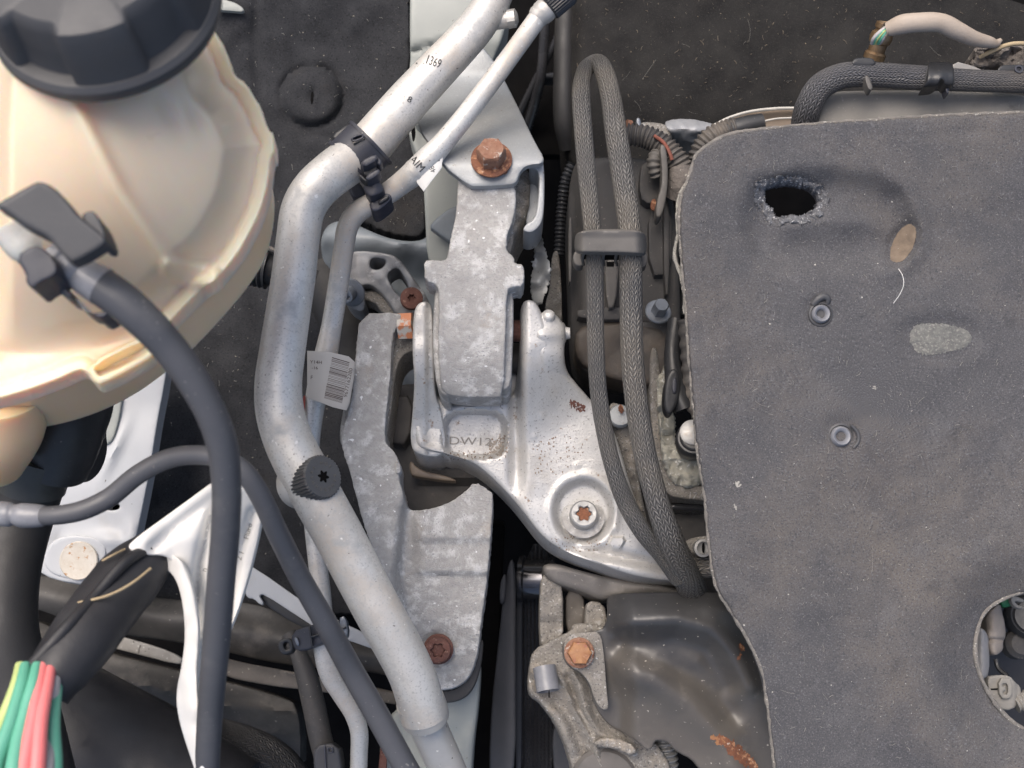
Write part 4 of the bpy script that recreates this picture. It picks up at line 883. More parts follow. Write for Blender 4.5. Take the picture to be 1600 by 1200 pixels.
# ================================================================ LOWER RIGHT: ALTERNATOR BRACKET AND HEAT SHIELD
t = thing('rear_casting', 920, 930, -60, 'brown grey casting tucked below the silver bracket', 'casting')
relief('wall', [(846, 882), (870, 880), (900, 890), (962, 905), (1062, 918), (1064, 932), (1000, 930), (952, 936), (940, 938), (905, 924), (868, 912), (850, 900)], lambda X, Y: -44+.8*vnoise(X, Y, 20, 5), mk('taupe_casting', (.20, .185, .17), (.15, .14, .13), 50, rough=.5, metal=.3, bump=.5, specks=[((.45, .43, .4), 500, .7, .75)]), t, t=24, r=3, step=6)
relief('column', [(846, 890), (868, 900), (880, 915), (880, 1010), (845, 1020), (842, 960)], lambda X, Y: -52+2*sstep(970, 966, Y)+1*vnoise(X, Y, 14, 5), M_cast_worn, t, t=24, r=1.5, step=6, ch=1)
relief('column', [(884, 915), (912, 925), (914, 975), (900, 990), (884, 990)], lambda X, Y: -62+1*vnoise(X, Y, 14, 6), M_beambrown, t, t=20, r=1.5, step=6, ch=1)
relief('lug', [(917, 938), (944, 942), (950, 975), (944, 1000), (914, 985), (914, 960)], lambda X, Y: -48+.5*vnoise(X, Y, 14, 6), M_cast_worn, t, t=20, r=2, step=6, ch=1)
t = thing('alternator_bracket', 880, 1080, -40, 'grimy cast bracket with curved ribs left of the black heat shield', 'bracket')
br = [(832, 1016), (868, 996), (892, 986), (894, 976), (906, 973), (940, 976), (960, 990), (975, 1060), (990, 1130), (1040, 1175), (1060, 1240), (900, 1240), (890, 1180), (868, 1130), (850, 1106), (842, 1096), (828, 1088), (824, 1070), (827, 1040)]
def hf(X, Y):
    z = -46+.8*vnoise(X, Y, 18, 61)+.4*vnoise(X, Y, 7, 62)
    for ln, w_, a in (([(835, 1052), (860, 1048), (880, 1062), (900, 1110), (925, 1150), (940, 1200)], 6, 4), ([(895, 1050), (905, 1066), (915, 1110), (935, 1145), (965, 1160), (990, 1175)], 8, 5), ([(830, 1075), (842, 1095), (872, 1120), (895, 1170)], 9, 3)):
        z = z+a*ridge(X, Y, ln, w_)
    z = z-5*ridge(X, Y, [(885, 1058), (905, 1110), (925, 1145)], 5)-3*ridge(X, Y, [(858, 1080), (890, 1120), (915, 1180)], 7)
    return z
relief('casting', br, hf, M_cast_worn, t, t=30, r=2.2, step=4.5, ch=1, jit=.2)
relief('broken_edge', [(930, 1155), (955, 1152), (980, 1158), (995, 1168), (993, 1182), (975, 1176), (955, 1168), (930, 1168)], lambda X, Y: -34+.8*vnoise(X, Y, 8, 2), M_cast_worn, t, t=10, r=1.5, step=4, jit=.5)
t = thing('dowel_sleeve', 856, 1075, -38, 'smooth grey split dowel sleeve in the grimy cast bracket', 'sleeve')
lathe('sleeve', (853, 1058, -40), (.15, -.90, .38), [(6.8, -6), (6.8, 8), (6.1, 8), (5.9, 3), (0, 3)], M_fitting, t, seg=32)
relief('split', [(857, 1079), (859, 1079), (859, 1090), (857, 1090)], -24, M_pit, t, t=.4, r=0, step=3, ch=0)

t = thing('heat_shield', 1060, 1060, -20, 'grimy black pressed heat shield with rust streak at the lower right', 'heat shield')
hs = [(948, 932), (960, 928), (1000, 926), (1060, 925), (1110, 925), (1150, 930), (1210, 980), (1260, 1100), (1290, 1240), (1120, 1240), (1092, 1200), (1080, 1186), (1064, 1178), (1052, 1170), (1045, 1160), (1028, 1156), (1022, 1160), (1019, 1170), (1010, 1172), (998, 1160),
      (980, 1148), (955, 1136), (938, 1118), (926, 1094), (920, 1070), (908, 1052), (888, 1042), (878, 1024), (880, 1002), (895, 990), (915, 988), (940, 984), (946, 975), (950, 960)]
def hf(X, Y):
    z = -30+0*X
    up = sstep(938, 992, X+(Y-930)*-.06)                       # the raised drum part right of the tab
    z = z+17*up-26*sstep(1095, 1200, X-.45*(Y-930))-14*sstep(945, 1180, Y)*up
    z = z-8*sstep(1000, 960, X)*sstep(1000, 1140, Y)
    z = z+7*ridge(X, Y, [(970, 985), (1010, 988), (1070, 990), (1110, 1010)], 16)*0
    tb_ = sstep(944, 975, X)
    z = z+tb_*5*ridge(X, Y, [(900, 978), (985, 972), (1060, 968), (1110, 982), (1150, 1020), (1172, 1070)], 15)-tb_*5*ridge(X, Y, [(900, 1010), (975, 1003), (1050, 1003), (1100, 1020), (1135, 1070)], 16)
    z = z+tb_*6*ridge(X, Y, [(900, 1035), (975, 1048), (1020, 1064), (1080, 1100), (1130, 1160), (1160, 1230)], 26)
    z = z-tb_*6*ridge(X, Y, [(900, 1000), (985, 1016), (1040, 1030), (1090, 1060), (1140, 1110)], 22)
    z = z-14*sstep(965, 922, Y)**1.6
    return z+.6*vnoise(X, Y, 40, 71)+.15*vnoise(X, Y, 8, 72)
sh = relief('shield', hs, hf, M_shield, t, t=3, r=1.0, step=4.5, ch=1)
trh = bvh([sh])
relief('tab_face', [(882, 1020), (880, 1002), (893, 990), (915, 988), (938, 986), (944, 1020), (948, 1080), (952, 1110), (938, 1108), (928, 1090), (922, 1068), (908, 1050), (890, 1042)], -27.6, M_cast_worn, t, t=1.5, r=.5, step=6)
def patch(name, pts, tree, m, parent, lift=.25, step=3):
    q = chaikin(pts, 1); k = len(q); c = q.mean(0); F = [(i, (i+1) % k, k) for i in range(k)]
    return on_surface(name, list(q[:, 0])+[c[0]], list(q[:, 1])+[c[1]], F, tree, m, parent, lift)
def blotch(name, cx, cy, rx, ry, rot, n, tree, m, parent, seed, size=(1.5, 5)):
    r = random.Random(seed); X = []; Y = []; F = []
    for _ in range(n):
        a = r.uniform(0, 6.28); d = math.sqrt(r.random()); u = rx*d*math.cos(a); v = ry*d*math.sin(a); c, s = math.cos(R(rot)), math.sin(R(rot))
        x = cx+u*c-v*s; y = cy+u*s+v*c; k = r.randint(5, 8); b = len(X); R0 = r.uniform(*size); st = r.uniform(.5, 1.4)
        for i in range(k):
            q = R0*r.uniform(.5, 1.2); X.append(x+q*math.cos(i/k*6.28)*st); Y.append(y+q*math.sin(i/k*6.28)/st)
        F.append(tuple(range(b, b+k)))
    return on_surface(name, X, Y, F, tree, m, parent, .22)
sb = bpy.data.objects['engine_bracket']; M_grime = mk('brown_grime_spots', (.22, .16, .12), (.30, .24, .19), 300, rough=.9)
M_film = mk('taupe_grime_film', (.37, .335, .295), (.30, .265, .23), 300, rough=.8, bump=.8, bsc=900)
blotch('grime_film', 776, 700, 12, 14, 0, 22, trs, M_film, sb, 51, (1.5, 4)); text_on('cast_letters', 'DW12', 735, 690, 13, 2, trs, mk('letter_relief_shade', (.30, .285, .26), (.24, .225, .205), 90, rough=.5, metal=.2), sb, lift=.6, sx=1.4); blotch('rust_flakes', 903, 635, 15, 6, 25, 45, trs, M_rustdark, sb, 41, (1, 3.2)); blotch('grime_spots', 868, 712, 46, 30, -20, 80, trs, M_grime, sb, 31, (.5, 1.7)); blotch('grime_spots', 780, 700, 16, 22, 10, 70, trs, M_grime, sb, 32, (.6, 1.8)); blotch('grime_spots', 905, 850, 50, 12, 5, 60, trs, M_grime, sb, 33, (.5, 1.6)); blotch('grime_spots', 730, 712, 40, 8, 0, 70, trs, M_grime, sb, 34, (.5, 1.5))  # cast letters lie almost flat, darker colour replaces their relief shading
blotch('rust_streak', 1152, 1176, 40, 9, 40, 170, trh, M_rust, t, 3)
blotch('rust_streak', 1122, 1156, 12, 5, 25, 30, trh, M_rustorange, t, 4, (1.5, 4))
blotch('rust_streak', 1160, 1012, 6, 5, 0, 10, trh, M_rust, t, 5, (1.5, 3.5))
blotch('rust_streak', 1155, 1026, 4, 4, 0, 6, trh, M_rust, t, 6, (1.5, 3))
screw('shield_bolt', (905, 1020, -26), (0, .22, .97), 7.0, 6.5, 'orange rusty hexagon bolt at the corner of the heat shield', M_rustorange, 8.6, M_rustmet, kind='hex')
o = tube('bellows_tube', [(1036, 1150, -60, 17), (1040, 1180, -60, 17), (1042, 1240, -60, 17)], M_steel, seg=24, step=.5, rib=(1.0, 3.4)); tag(o, 'grey ribbed metal tube showing under the heat shield edge', 'tube')
o = lathe('round_pulley_cap', (944, 1222, -46), (0, .12, 1), [(20, -8), (20, 2), (18, 4), (10, 5), (0, 5.2)], mk('grimy_rubber_cap', (.12, .11, .105), (.09, .085, .08), 40, rough=.6, bump=.3), None, seg=48); tag(o, 'round grimy cap cut by the bottom edge', 'cap')
o = relief('lower_shadow_panel', [(860, 1120), (900, 1130), (910, 1240), (868, 1240)], -120, M_slat, None, t=10, r=1, step=8); tag(o, 'dark panel strip between the belt and the grimy cast bracket', 'panel')

# ================================================================ GREY FELT PAD
t = thing('engine_cover_pad', 1350, 650, 40, 'large grey felt pad over the engine with a ragged burnt hole', 'insulation pad')
pad = [(1100, 232), (1118, 220), (1145, 209), (1195, 202), (1250, 196), (1330, 190), (1400, 186), (1500, 180), (1680, 174), (1680, 916), (1610, 922), (1575, 932), (1550, 946), (1534, 964), (1526, 990), (1524, 1020), (1530, 1050), (1542, 1078), (1562, 1108), (1590, 1134), (1640, 1160), (1700, 1180),
       (1700, 1260), (1222, 1260), (1212, 1200), (1202, 1120), (1194, 1060), (1180, 1020), (1160, 982), (1136, 945), (1120, 915), (1112, 880), (1104, 800), (1100, 760), (1090, 700), (1085, 640), (1078, 560), (1074, 500), (1068, 430), (1064, 380), (1062, 340), (1066, 305), (1074, 285), (1082, 262), (1086, 245)]
hole = [(1194, 300), (1200, 290), (1222, 285), (1250, 286), (1270, 294), (1279, 308), (1276, 324), (1262, 333), (1250, 339), (1236, 334), (1222, 341), (1210, 336), (1207, 326), (1196, 318)]
bl = np.array([(1165, 300), (1180, 280), (1230, 268), (1300, 262), (1370, 275), (1410, 300), (1428, 340), (1426, 385), (1400, 412), (1350, 425), (1280, 430), (1215, 428), (1175, 410), (1155, 370), (1155, 330)], float)
def hf(X, Y):
    sh = np.shape(X); d = polydist(X, Y, bl).reshape(sh); inn = inside(X, Y, bl); sd = np.where(inn, d, -d)
    z = 40-7*sstep(-10, 34, sd)+5*sstep(40, 95, sd)+2*np.exp(-((sd+12)/12)**2)*sstep(1330, 1440, X)
    z = z+1.6*vnoise(X, Y, 110, 81)+.45*vnoise(X, Y, 26, 82)+.14*vnoise(X, Y, 7, 83)
    e = ell(X, Y, 1236, 312, 46, 32); z = z-5*np.exp(-(e*.85)**3)+.6*np.exp(-((e-1.3)/.2)**2)
    z = z-2.2*sstep(1.5, .8, ell(X, Y, 1468, 531, 56, 32))
    z = z-3*sstep(1.3, .9, ell(X, Y, 1412, 380, 20, 34, 28))
    for ex, ey, er in ((1281, 490, 23), (1315, 682, 27)): z = z-1.6*np.exp(-(ell(X, Y, ex, ey, er)*.9)**4)
    z = z-9*sstep(90, 0, ell(X, Y, 1610, 1030, 1)*1.0-80)*1.0
    z = z+3.2*np.exp(-((ell(X, Y, 1620, 1030, 1)-190)/60)**2)
    for ln in ([(1122, 430), (1126, 480), (1122, 540), (1130, 600), (1114, 680), (1118, 740)], [(1128, 820), (1146, 880), (1170, 930), (1195, 1000), (1212, 1060), (1230, 1120), (1232, 1240)], [(1350, 215), (1400, 208), (1450, 214), (1500, 205), (1560, 202)],
               [(1320, 962), (1350, 966), (1390, 978)], [(1350, 1088), (1400, 1096)], [(1560, 900), (1500, 880), (1470, 860)]):
        z = z-.7*ridge(X, Y, ln, 2.2)
    return z
pd = relief('felt_face', pad, hf, M_pad, t, t=5, r=1.8, step=6.5, ch=2, jit=.7, holes=[hole])
trp = bvh([pd])
# frayed pale edge along the left and top
ed = [(1680, 174), (1500, 180), (1400, 186), (1330, 190), (1250, 196), (1195, 202), (1145, 209), (1118, 220), (1100, 232), (1086, 247), (1082, 262), (1074, 285), (1066, 305), (1062, 340), (1064, 380), (1068, 430), (1074, 500), (1078, 560), (1085, 640), (1090, 700), (1100, 760), (1104, 800), (1112, 880),
      (1120, 915), (1136, 945), (1160, 982), (1180, 1020), (1194, 1060), (1202, 1120), (1212, 1200), (1222, 1260)]
C = crspline(path3([(x, y, 37.0, 3.6) for x, y in ed]), step=1.2); k = np.arange(len(C))
C[:, 3] *= 1+.28*vnoise(k, k*0, 2.2, 5)+.2*vnoise(k, k*0, 9, 6); C[:, 0] += .35*vnoise(k, k*0, 3, 7); C[:, 1] += .3*vnoise(k, k*0, 3, 9)
Vv, Ff, uvv = sweep(C, 8); mesh_obj('frayed_edge', Vv*.001, Ff, mk('dusty_pad_edge', (.27, .25, .225), (.17, .16, .15), 260, rough=.95, bump=1, bsc=1600, bdist=.001, specks=[((.55, .53, .48), 800, .64, .70)]), t, smooth=60, uv=uvv)
eh = [(1600, 924), (1575, 932), (1550, 946), (1534, 964), (1526, 990), (1524, 1020), (1530, 1050), (1542, 1078), (1562, 1108), (1590, 1134), (1640, 1160)]
C = crspline(path3([(x, y, 32.0, 3.4) for x, y in eh]), step=1.2); k = np.arange(len(C)); C[:, 3] *= 1+.3*vnoise(k, k*0, 2.2, 15)
Vv, Ff, uvv = sweep(C, 8); mesh_obj('frayed_edge', Vv*.001, Ff, bpy.data.materials['dusty_pad_edge'], t, smooth=60, uv=uvv)
# torn second layer peeping out on the left
C = crspline(path3([(x, y, 31.0, 3) for x, y in [(1074, 285), (1062, 305), (1058, 335), (1059, 365), (1054, 400), (1062, 425), (1068, 450), (1070, 490)]]), step=1.2); k = np.arange(len(C)); C[:, 3] *= 1+.4*vnoise(k, k*0, 2.2, 25)
Vv, Ff, uvv = sweep(C, 8); mesh_obj('torn_layer', Vv*.001, Ff, M_fibre, t, smooth=60, uv=uvv)
# hole rim: melted, ragged
hc = np.array([1236, 312]); ha = np.array(hole, float)
def hr(X, Y):
    return hf(X, Y)+.9+1.1*vnoise(X, Y, 9, 91)+1.1*vnoise(X, Y, 4, 92)
relief('burnt_rim', list(hc+(ha-hc)*1.42+np.array([0, 1])), hr, M_ash, t, t=3, r=.5, step=2.6, jit=1.5, holes=[list(hc+(ha-hc)*1.0)])
r = random.Random(5); Vs = []; Fs = []
relief('bare_patch', [(1424, 512), (1440, 505), (1480, 506), (1512, 514), (1520, 530), (1508, 545), (1478, 550), (1450, 556), (1428, 548), (1420, 530)], lambda X, Y: hf(X, Y)+.35+.3*vnoise(X, Y, 5, 9), mk('worn_glass_fibre', (.22, .22, .20), (.14, .14, .135), 260, rough=.9, bump=1, bsc=1500, bdist=.001, specks=[((.30, .29, .265), 900, .54, .66)]), t, t=.6, r=.2, step=4, jit=.8)
relief('tan_patch', [(1390, 404), (1392, 385), (1402, 364), (1414, 351), (1426, 350), (1432, 360), (1430, 380), (1420, 398), (1408, 410), (1396, 410)], lambda X, Y: hf(X, Y)+.5+.2*vnoise(X, Y, 6, 9), M_tan, t, t=.8, r=.3, step=4, jit=.4)
lint('lint', 1100, (1090, 200, 1600, 1190), trp, M_lint, t, 2.5, 13, .16, 11)
lint('long_lint', 26, (1110, 420, 1560, 1180), trp, M_lint, t, 24, 48, .12, 12)
lint('edge_fibres', 150, (1180, 275, 1290, 350), trp, M_lint, t, 4, 10, .16, 14)
tube('hair', [(1404, 420, 41, .45), (1410, 430, 43, .5), (1412, 444, 44, .5), (1407, 458, 43, .5), (1396, 474, 41, .5)], mk('white_hair', (.75, .74, .72), rough=.5, bump=0), t, seg=6)
blotch('crumb', 1152, 756, 7, 4, 0, 14, trp, M_lint, t, 21, (1, 2.4)); blotch('crumb', 1149, 792, 3, 4, 0, 5, trp, M_lint, t, 22, (1, 2)); blotch('crumb', 1364, 606, 7, 3, 10, 8, trp, M_lint, t, 23, (1, 2))
# push fasteners
def grommet(x, y, rr, label, tail):
    g = thing('push_fastener', x, y, 42, label, 'fastener', 'push fasteners in the felt pad')
    k = rr*mmpp(42)/22
    lathe('outer_ring', (x, y, 38.6), (.0, .0, 1), [(k*21, 0), (k*20, 1.1), (k*17.5, 1.5), (k*15.5, .6), (0, .5)], M_cap, g, seg=40)
    lathe('inner_ring', (x, y, 39.0), (.05, .08, 1), [(k*15.5, 0), (k*15, 1.7), (k*12.6, 2.7), (k*9.6, 2.2), (k*7, .6), (k*6.6, -2), (0, -2.2)], M_fitting, g, seg=40)
    tube('melted_tail', tail, M_cap, g, seg=10)
grommet(1282, 491, 21, 'grey push fastener with a twisted tail above it, nearer the burnt hole', [(1270, 476, 39, 5), (1278, 467, 40, 6), (1287, 463, 40, 6), (1294, 467, 40, 5), (1292, 474, 39, 4)])
grommet(1313, 682, 23, 'grey push fastener with a scuffed right rim, the lower of the two', [(1330, 664, 41, 2.5), (1340, 676, 41, 3), (1341, 690, 41, 3), (1333, 700, 41, 2.5)])

# things under the corner opening
t = thing('injector_connectors', 1575, 1010, -10, 'pale dusty plastic connector cluster seen through the corner opening of the pad', 'connector')
M_cp = mk('dusty_pink_plastic', (.24, .215, .195), (.17, .15, .138), 60, rough=.7, bump=.4, stains=[((.10, .09, .085), 50, .55, .75)]); M_cg = mk('pale_grey_plastic', (.22, .222, .235), (.17, .172, .18), 40, rough=.6, bump=.3)
def hf(X, Y): return 0+7*np.exp(-((X-1553)/15)**2)-3*np.exp(-((Y-1000)/2.5)**2)+.6*vnoise(X, Y, 7, 4)
relief('tall_body', [(1538, 962), (1550, 950), (1563, 942), (1566, 958), (1570, 972), (1572, 994), (1567, 1003), (1568, 1014), (1560, 1023), (1550, 1024), (1544, 1012), (1541, 985)], hf, M_cp, t, t=30, r=2, step=3.5, ch=1)
relief('side_body', [(1522, 990), (1530, 980), (1540, 985), (1546, 1000), (1546, 1054), (1536, 1062), (1520, 1050)], lambda X, Y: 4+4*np.exp(-((X-1535)/9)**2)+.4*vnoise(X, Y, 6, 4), M_cg, t, t=30, r=1.5, step=4, ch=1)
relief('square_plug', [(1540, 1058), (1560, 1054), (1578, 1056), (1586, 1066), (1594, 1072), (1596, 1084), (1590, 1104), (1570, 1112), (1550, 1098)], lambda X, Y: 6-2.5*sstep(1584, 1590, X)+.3*vnoise(X, Y, 6, 3), M_tray, t, t=24, r=1, step=4, ch=1)
relief('plug_frame', [(1560, 1060), (1578, 1060), (1582, 1070), (1581, 1092), (1562, 1092)], 8.5, M_tray, t, t=3, r=.5, step=3, ch=1, holes=[[(1566, 1068), (1575, 1068), (1575, 1085), (1567, 1085), (1567, 1080), (1571, 1080), (1571, 1073), (1566, 1073)]])
relief('plug_seam', [(1548, 1076), (1561, 1075), (1561, 1078), (1549, 1078)], 6.5, M_pit, t, t=.4, r=0, step=3, ch=0)
tube('lead', [(1586, 1100, 2, 13), (1610, 1090, 2, 13), (1650, 1084, 2, 13)], M_tray, t, seg=16, step=.5, rib=(.5, 2.4))
t = thing('black_connector', 1590, 970, -40, 'black rounded connector bodies deep in the corner opening of the pad', 'connector')
lathe('round_body', (1602, 966, -60), (-.2, .3, 1), [(13, 0), (13, 10), (11, 13), (10, 12.5), (9, 14), (0, 14)], M_plastic, t, seg=30)
lathe('round_body', (1584, 1008, -60), (0, .3, 1), [(8.5, 0), (8.5, 8), (6, 11), (0, 11.5)], M_dusty, t, seg=30)
tube('thin_lead', [(1556, 1030, -40, 4), (1560, 1044, -38, 4), (1574, 1056, -34, 4)], M_plastic, t, seg=8)
relief('lower_wall', [(1530, 930), (1660, 920), (1660, 1180), (1560, 1140), (1520, 1060)], -90, M_belt, t, t=10, r=2, step=12)  # dark sheet added to fill the opening, depth shade put into its colour
o = relief('green_clip', [(1562, 938), (1580, 930), (1584, 945), (1572, 950), (1564, 948)], 0, M_green, None, t=8, r=1.5, step=4); tag(o, 'small green plastic clip at the top of the corner opening', 'clip')
o = relief('wire_hook', [(1582, 930), (1600, 936), (1600, 942), (1584, 938), (1590, 946), (1600, 948), (1600, 952), (1586, 950), (1578, 938)], 4, M_tray, None, t=3, r=.6, step=3); tag(o, 'grey hooked clip right of the green clip', 'clip')

# ================================================================ AIR CONDITIONING PIPES
t = thing('large_pipe', 500, 600, 40, 'thick silver aluminium pipe running from the top down past the capped valve', 'pipe')
big = tube('pipe', [(800, -60, 0, 24), (778, -14, 2, 26), (764, 12, 4, 27.5), (744, 42, 6, 29), (716, 74, 8, 30), (680, 112, 10, 31.5), (640, 155, 12, 33), (604, 196, 14, 34), (576, 228, 14, 35), (548, 250, 20, 35.5),
     (518, 272, 26, 35), (492, 296, 30, 34.5), (474, 326, 32, 34), (466, 370, 34, 33.5), (459, 430, 35, 34), (450, 490, 36, 34.5), (441, 550, 38, 35.5), (435, 600, 40, 36.5), (437, 640, 41, 37.5), (449, 684, 42, 38), (473, 734, 42, 39), (500, 784, 42, 39), (530, 838, 40, 38.5),
     (562, 900, 38, 38), (594, 960, 36, 37.5), (622, 1010, 32, 37), (642, 1050, 28, 36.5), (654, 1085, 24, 36.5), (662, 1118, 20, 36.5)], M_pipe, t, seg=48, step=2.5)
tube('crimp_ring', [(656, 1094, 22, 38), (662, 1112, 19, 38.5), (665, 1122, 17, 37.5)], M_pipe_dull, t, seg=40, step=1)
tube('lower_section', [(660, 1110, 12, 29), (676, 1150, 8, 29), (694, 1190, 4, 28.5), (720, 1250, -2, 28)], M_pipe_dull, t, seg=40, step=2.5)
trb_ = bvh([big])
text_on('pipe_print', '1369', 677, 97, 15, 20, trb_, M_ink, t, lift=.3, sx=.62, flip=False)
text_on('pipe_print', '8', 640, 156, 10, 25, trb_, M_ink, t, lift=.3, sx=1.1)
text_on('pipe_print', '-', 652, 98, 14, 20, trb_, M_ink, t, lift=.3, sx=.5)
lathe('pipe_stud', (782, 32, 2), (1, .10, .2), [(4.6, -6), (4.6, 4), (5.2, 4.2), (5.2, 8.4), (3, 9.6), (0, 9.8)], M_pipe_dull, t, seg=24, rmod=lambda i, th: hexmod(th) if i > 2 else 1)
# valve with knurled cap
t = thing('valve_cap', 500, 745, 50, 'knurled black service valve cap with star recess standing on the thick pipe', 'cap')
ax = (.66, .24, .70); c0 = (480, 753, 44)
lathe('valve_base', (468, 757, 38), ax, [(12.4, -2), (11.8, 3), (10.5, 6), (0, 6)], M_pipe_dull, t, seg=36)
lathe('cap_body', c0, ax, [(10.4, 0), (10.9, 1), (10.9, 14), (10.2, 15), (6.5, 15.1), (0, 15.1)], M_capgrey, t, seg=120, rmod=lambda i, th: 1+(.025*(1 if math.sin(38*th) > 0 else -1) if 0 < i < 3 else 0), sm=25)
lathe('star_recess', c0, ax, [(2.6, 15.05), (2.6, 15.3), (0, 15.35)], M_pit, t, seg=36, rmod=lambda i, th: 1+.28*math.cos(6*th))
u_, v_, a_ = basis(ax); tt = bpy.data.objects
for i, ch in enumerate('RA MOE RENEREHMA'):
    if ch == ' ': continue
    cu = bpy.data.curves.new('lettering', 'FONT'); cu.body = ch; cu.size = 1; cu.align_x = 'CENTER'; cu.resolution_u = 2; cu.extrude = .06
    tmp = bpy.data.objects.new('lettering', cu); COL.objects.link(tmp)
    dg = bpy.context.evaluated_depsgraph_get(); me = bpy.data.meshes.new_from_object(tmp.evaluated_get(dg))
    VV = np.array([v.co for v in me.vertices])*[2.4, 2.4, 2.4]; FF = [tuple(p.vertices) for p in me.polygons]
    bpy.data.objects.remove(tmp); bpy.data.curves.remove(cu); bpy.data.meshes.remove(me)
    th = math.pi*.95-i/16*2*math.pi; O = P(*c0)*1000
    rr = VV[:, 1]+5.9; ang = th-VV[:, 0]/7.0
    W_ = O+u_*(rr*np.cos(ang))[:, None]+v_*(rr*np.sin(ang))[:, None]+a_*(15.15+VV[:, 2])[:, None]
    mesh_obj('moulded_letter', W_*.001, FF, M_strap, t, smooth=0)

t = thing('thin_pipe', 520, 500, -10, 'thin silver aluminium pipe running beside the thick one down to the bottom edge', 'pipe')
thin = tube('pipe', [(850, 14, 20, 15), (836, 34, 20, 15), (800, 84, 22, 15), (760, 138, 24, 15.5), (720, 190, 28, 16), (690, 226, 28, 17), (668, 250, 26, 20), (650, 268, 24, 20), (630, 284, 20, 18), (606, 302, 17, 17), (580, 318, 14, 16.5), (556, 334, 11, 17), (543, 356, 8, 16.5), (537, 390, 3, 16), (528, 450, -4, 16),
     (518, 510, -10, 16), (508, 560, -10, 18), (496, 610, -12, 17), (488, 660, -16, 15), (484, 720, -24, 14.5), (487, 790, -28, 14.5), (494, 860, -28, 14.5), (501, 920, -26, 15), (505, 975, -24, 16), (508, 1020, -24, 17), (516, 1052, -26, 17), (534, 1084, -30, 15.5), (552, 1114, -34, 14.5), (561, 1142, -38, 14), (561, 1180, -44, 13.5), (558, 1250, -50, 13.5)], M_pipe, t, seg=36, step=1.8)
trt = bvh([thin])
lathe('end_collar', (843, 24, 20), (.72, .60, .1), [(5.0, -3), (5.9, -1), (5.9, .6), (6.4, 1.4), (6.5, 4), (6.0, 7), (0, 7)], M_pipe_dull, t, seg=32)
lathe('knurled_end_cap', (856, 8, 20), (.72, .60, .1), [(7.6, -1), (8.4, 0), (8.6, 12), (7.6, 14), (0, 14)], M_plastic, t, seg=110, rmod=lambda i, th: 1+(.03*(1 if math.sin(34*th) > 0 else -1) if i in (1, 2) else 0), sm=25)
tube('swage_step', [(652, 266, 24.4, 20.5), (648, 270, 24, 20.5)], M_pipe_dull, t, seg=32, raw=True)
text_on('pipe_print', 'AIM', 652, 256, 13, 48, trt, M_ink, t, lift=.3, sx=.9)
text_on('pipe_print', 'w', 641, 238, 8, 48, trt, M_ink, t, lift=.3)
text_on('pipe_print', '-', 656, 210, 8, 40, trt, M_ink, t, lift=.3)
# white flag label on the thin pipe
o = relief('flag_label', [(660, 244), (684, 224), (693, 236), (690, 262), (662, 299), (652, 286), (645, 268)], lambda X, Y: 28+2.5*np.sin((X-650)/20), M_labelwhite, None, t=.5, r=.2, step=4, ch=0); tag(o, 'white printed flag label wrapped on the thin pipe beside the plate', 'label')
tl = bvh([o])
text_on('label_print', '0947', 683, 240, 7, 70, tl, M_ink, o if False else None, lift=.08) if False else None
par = thing('label_dummy', 0, 0, 0, 'x', 'x'); bpy.data.objects.remove(par)
def label_text(owner, s, x, y, size, rot, tree, m, sx=1):
    p = text_on('printed_text', s, x, y, size, rot, tree, m, None, lift=.08, sx=sx)
    # re-seat the lettering under its label
    d = np.array(p.location)-np.array(owner.location); p.parent = owner; p.location = tuple(d)
label_text(o, '0947', 683, 243, 8, -100, tl, M_ink, .9); label_text(o, '485', 675, 262, 9, -115, tl, M_ink, .9)
# barcode label
def hf(X, Y): return 3-.0035*(X-508)**2
o = relief('barcode_label', [(480, 548), (500, 549), (520, 551), (545, 557), (555, 566), (553, 590), (546, 630), (541, 641), (520, 636), (499, 628), (480, 622)], hf, M_label, None, t=.5, r=.2, step=4.5, ch=0); tag(o, 'paper barcode label wrapped round the thin pipe', 'label')
tb = bvh([o]); r = random.Random(9); qs = []; s = 0
while s < .985:
    h = r.choice([.008, .008, .013, .022]); 
    a0 = np.array([519, 558]); a1 = np.array([506, 624]); b0 = np.array([546, 566]); b1 = np.array([534, 632])
    qs.append([a0+(a1-a0)*s, b0+(b1-b0)*s, b0+(b1-b0)*(s+h), a0+(a1-a0)*(s+h)]); s += h+r.choice([.010, .014, .02, .03])
X = []; Y = []; F = []
for q in qs:
    k = len(X); mid = [(q[0]*(1-u)+q[1]*u) for u in (0, .33, .66, 1)]; low = [(q[3]*(1-u)+q[2]*u) for u in (0, .33, .66, 1)]
    for p_ in mid+low: X.append(p_[0]); Y.append(p_[1])
    for i in range(3): F.append((k+i, k+i+1, k+5+i, k+4+i))
p = on_surface('barcode_bars', X, Y, F, tb, M_inkbrown, None, .09); d = np.array(p.location)-np.array(o.location); p.parent = o; p.location = tuple(d)
label_text(o, '9677162280', 544, 598, 6, -79, tb, M_inkbrown, 1.15)
label_text(o, 'Y14H', 494, 566, 5.5, 3, tb, M_inkbrown, 1.1); label_text(o, '-16', 492, 575, 5, 3, tb, M_inkbrown, 1.1); label_text(o, 'F', 487, 590, 6, 3, tb, M_inkbrown)
o = relief('red_tag', [(478, 612), (470, 628), (464, 650), (470, 672), (476, 650)], -8, M_redpaint, None, t=1, r=.2, step=4); tag(o, 'sliver of dull red tag between the two pipes', 'tag')

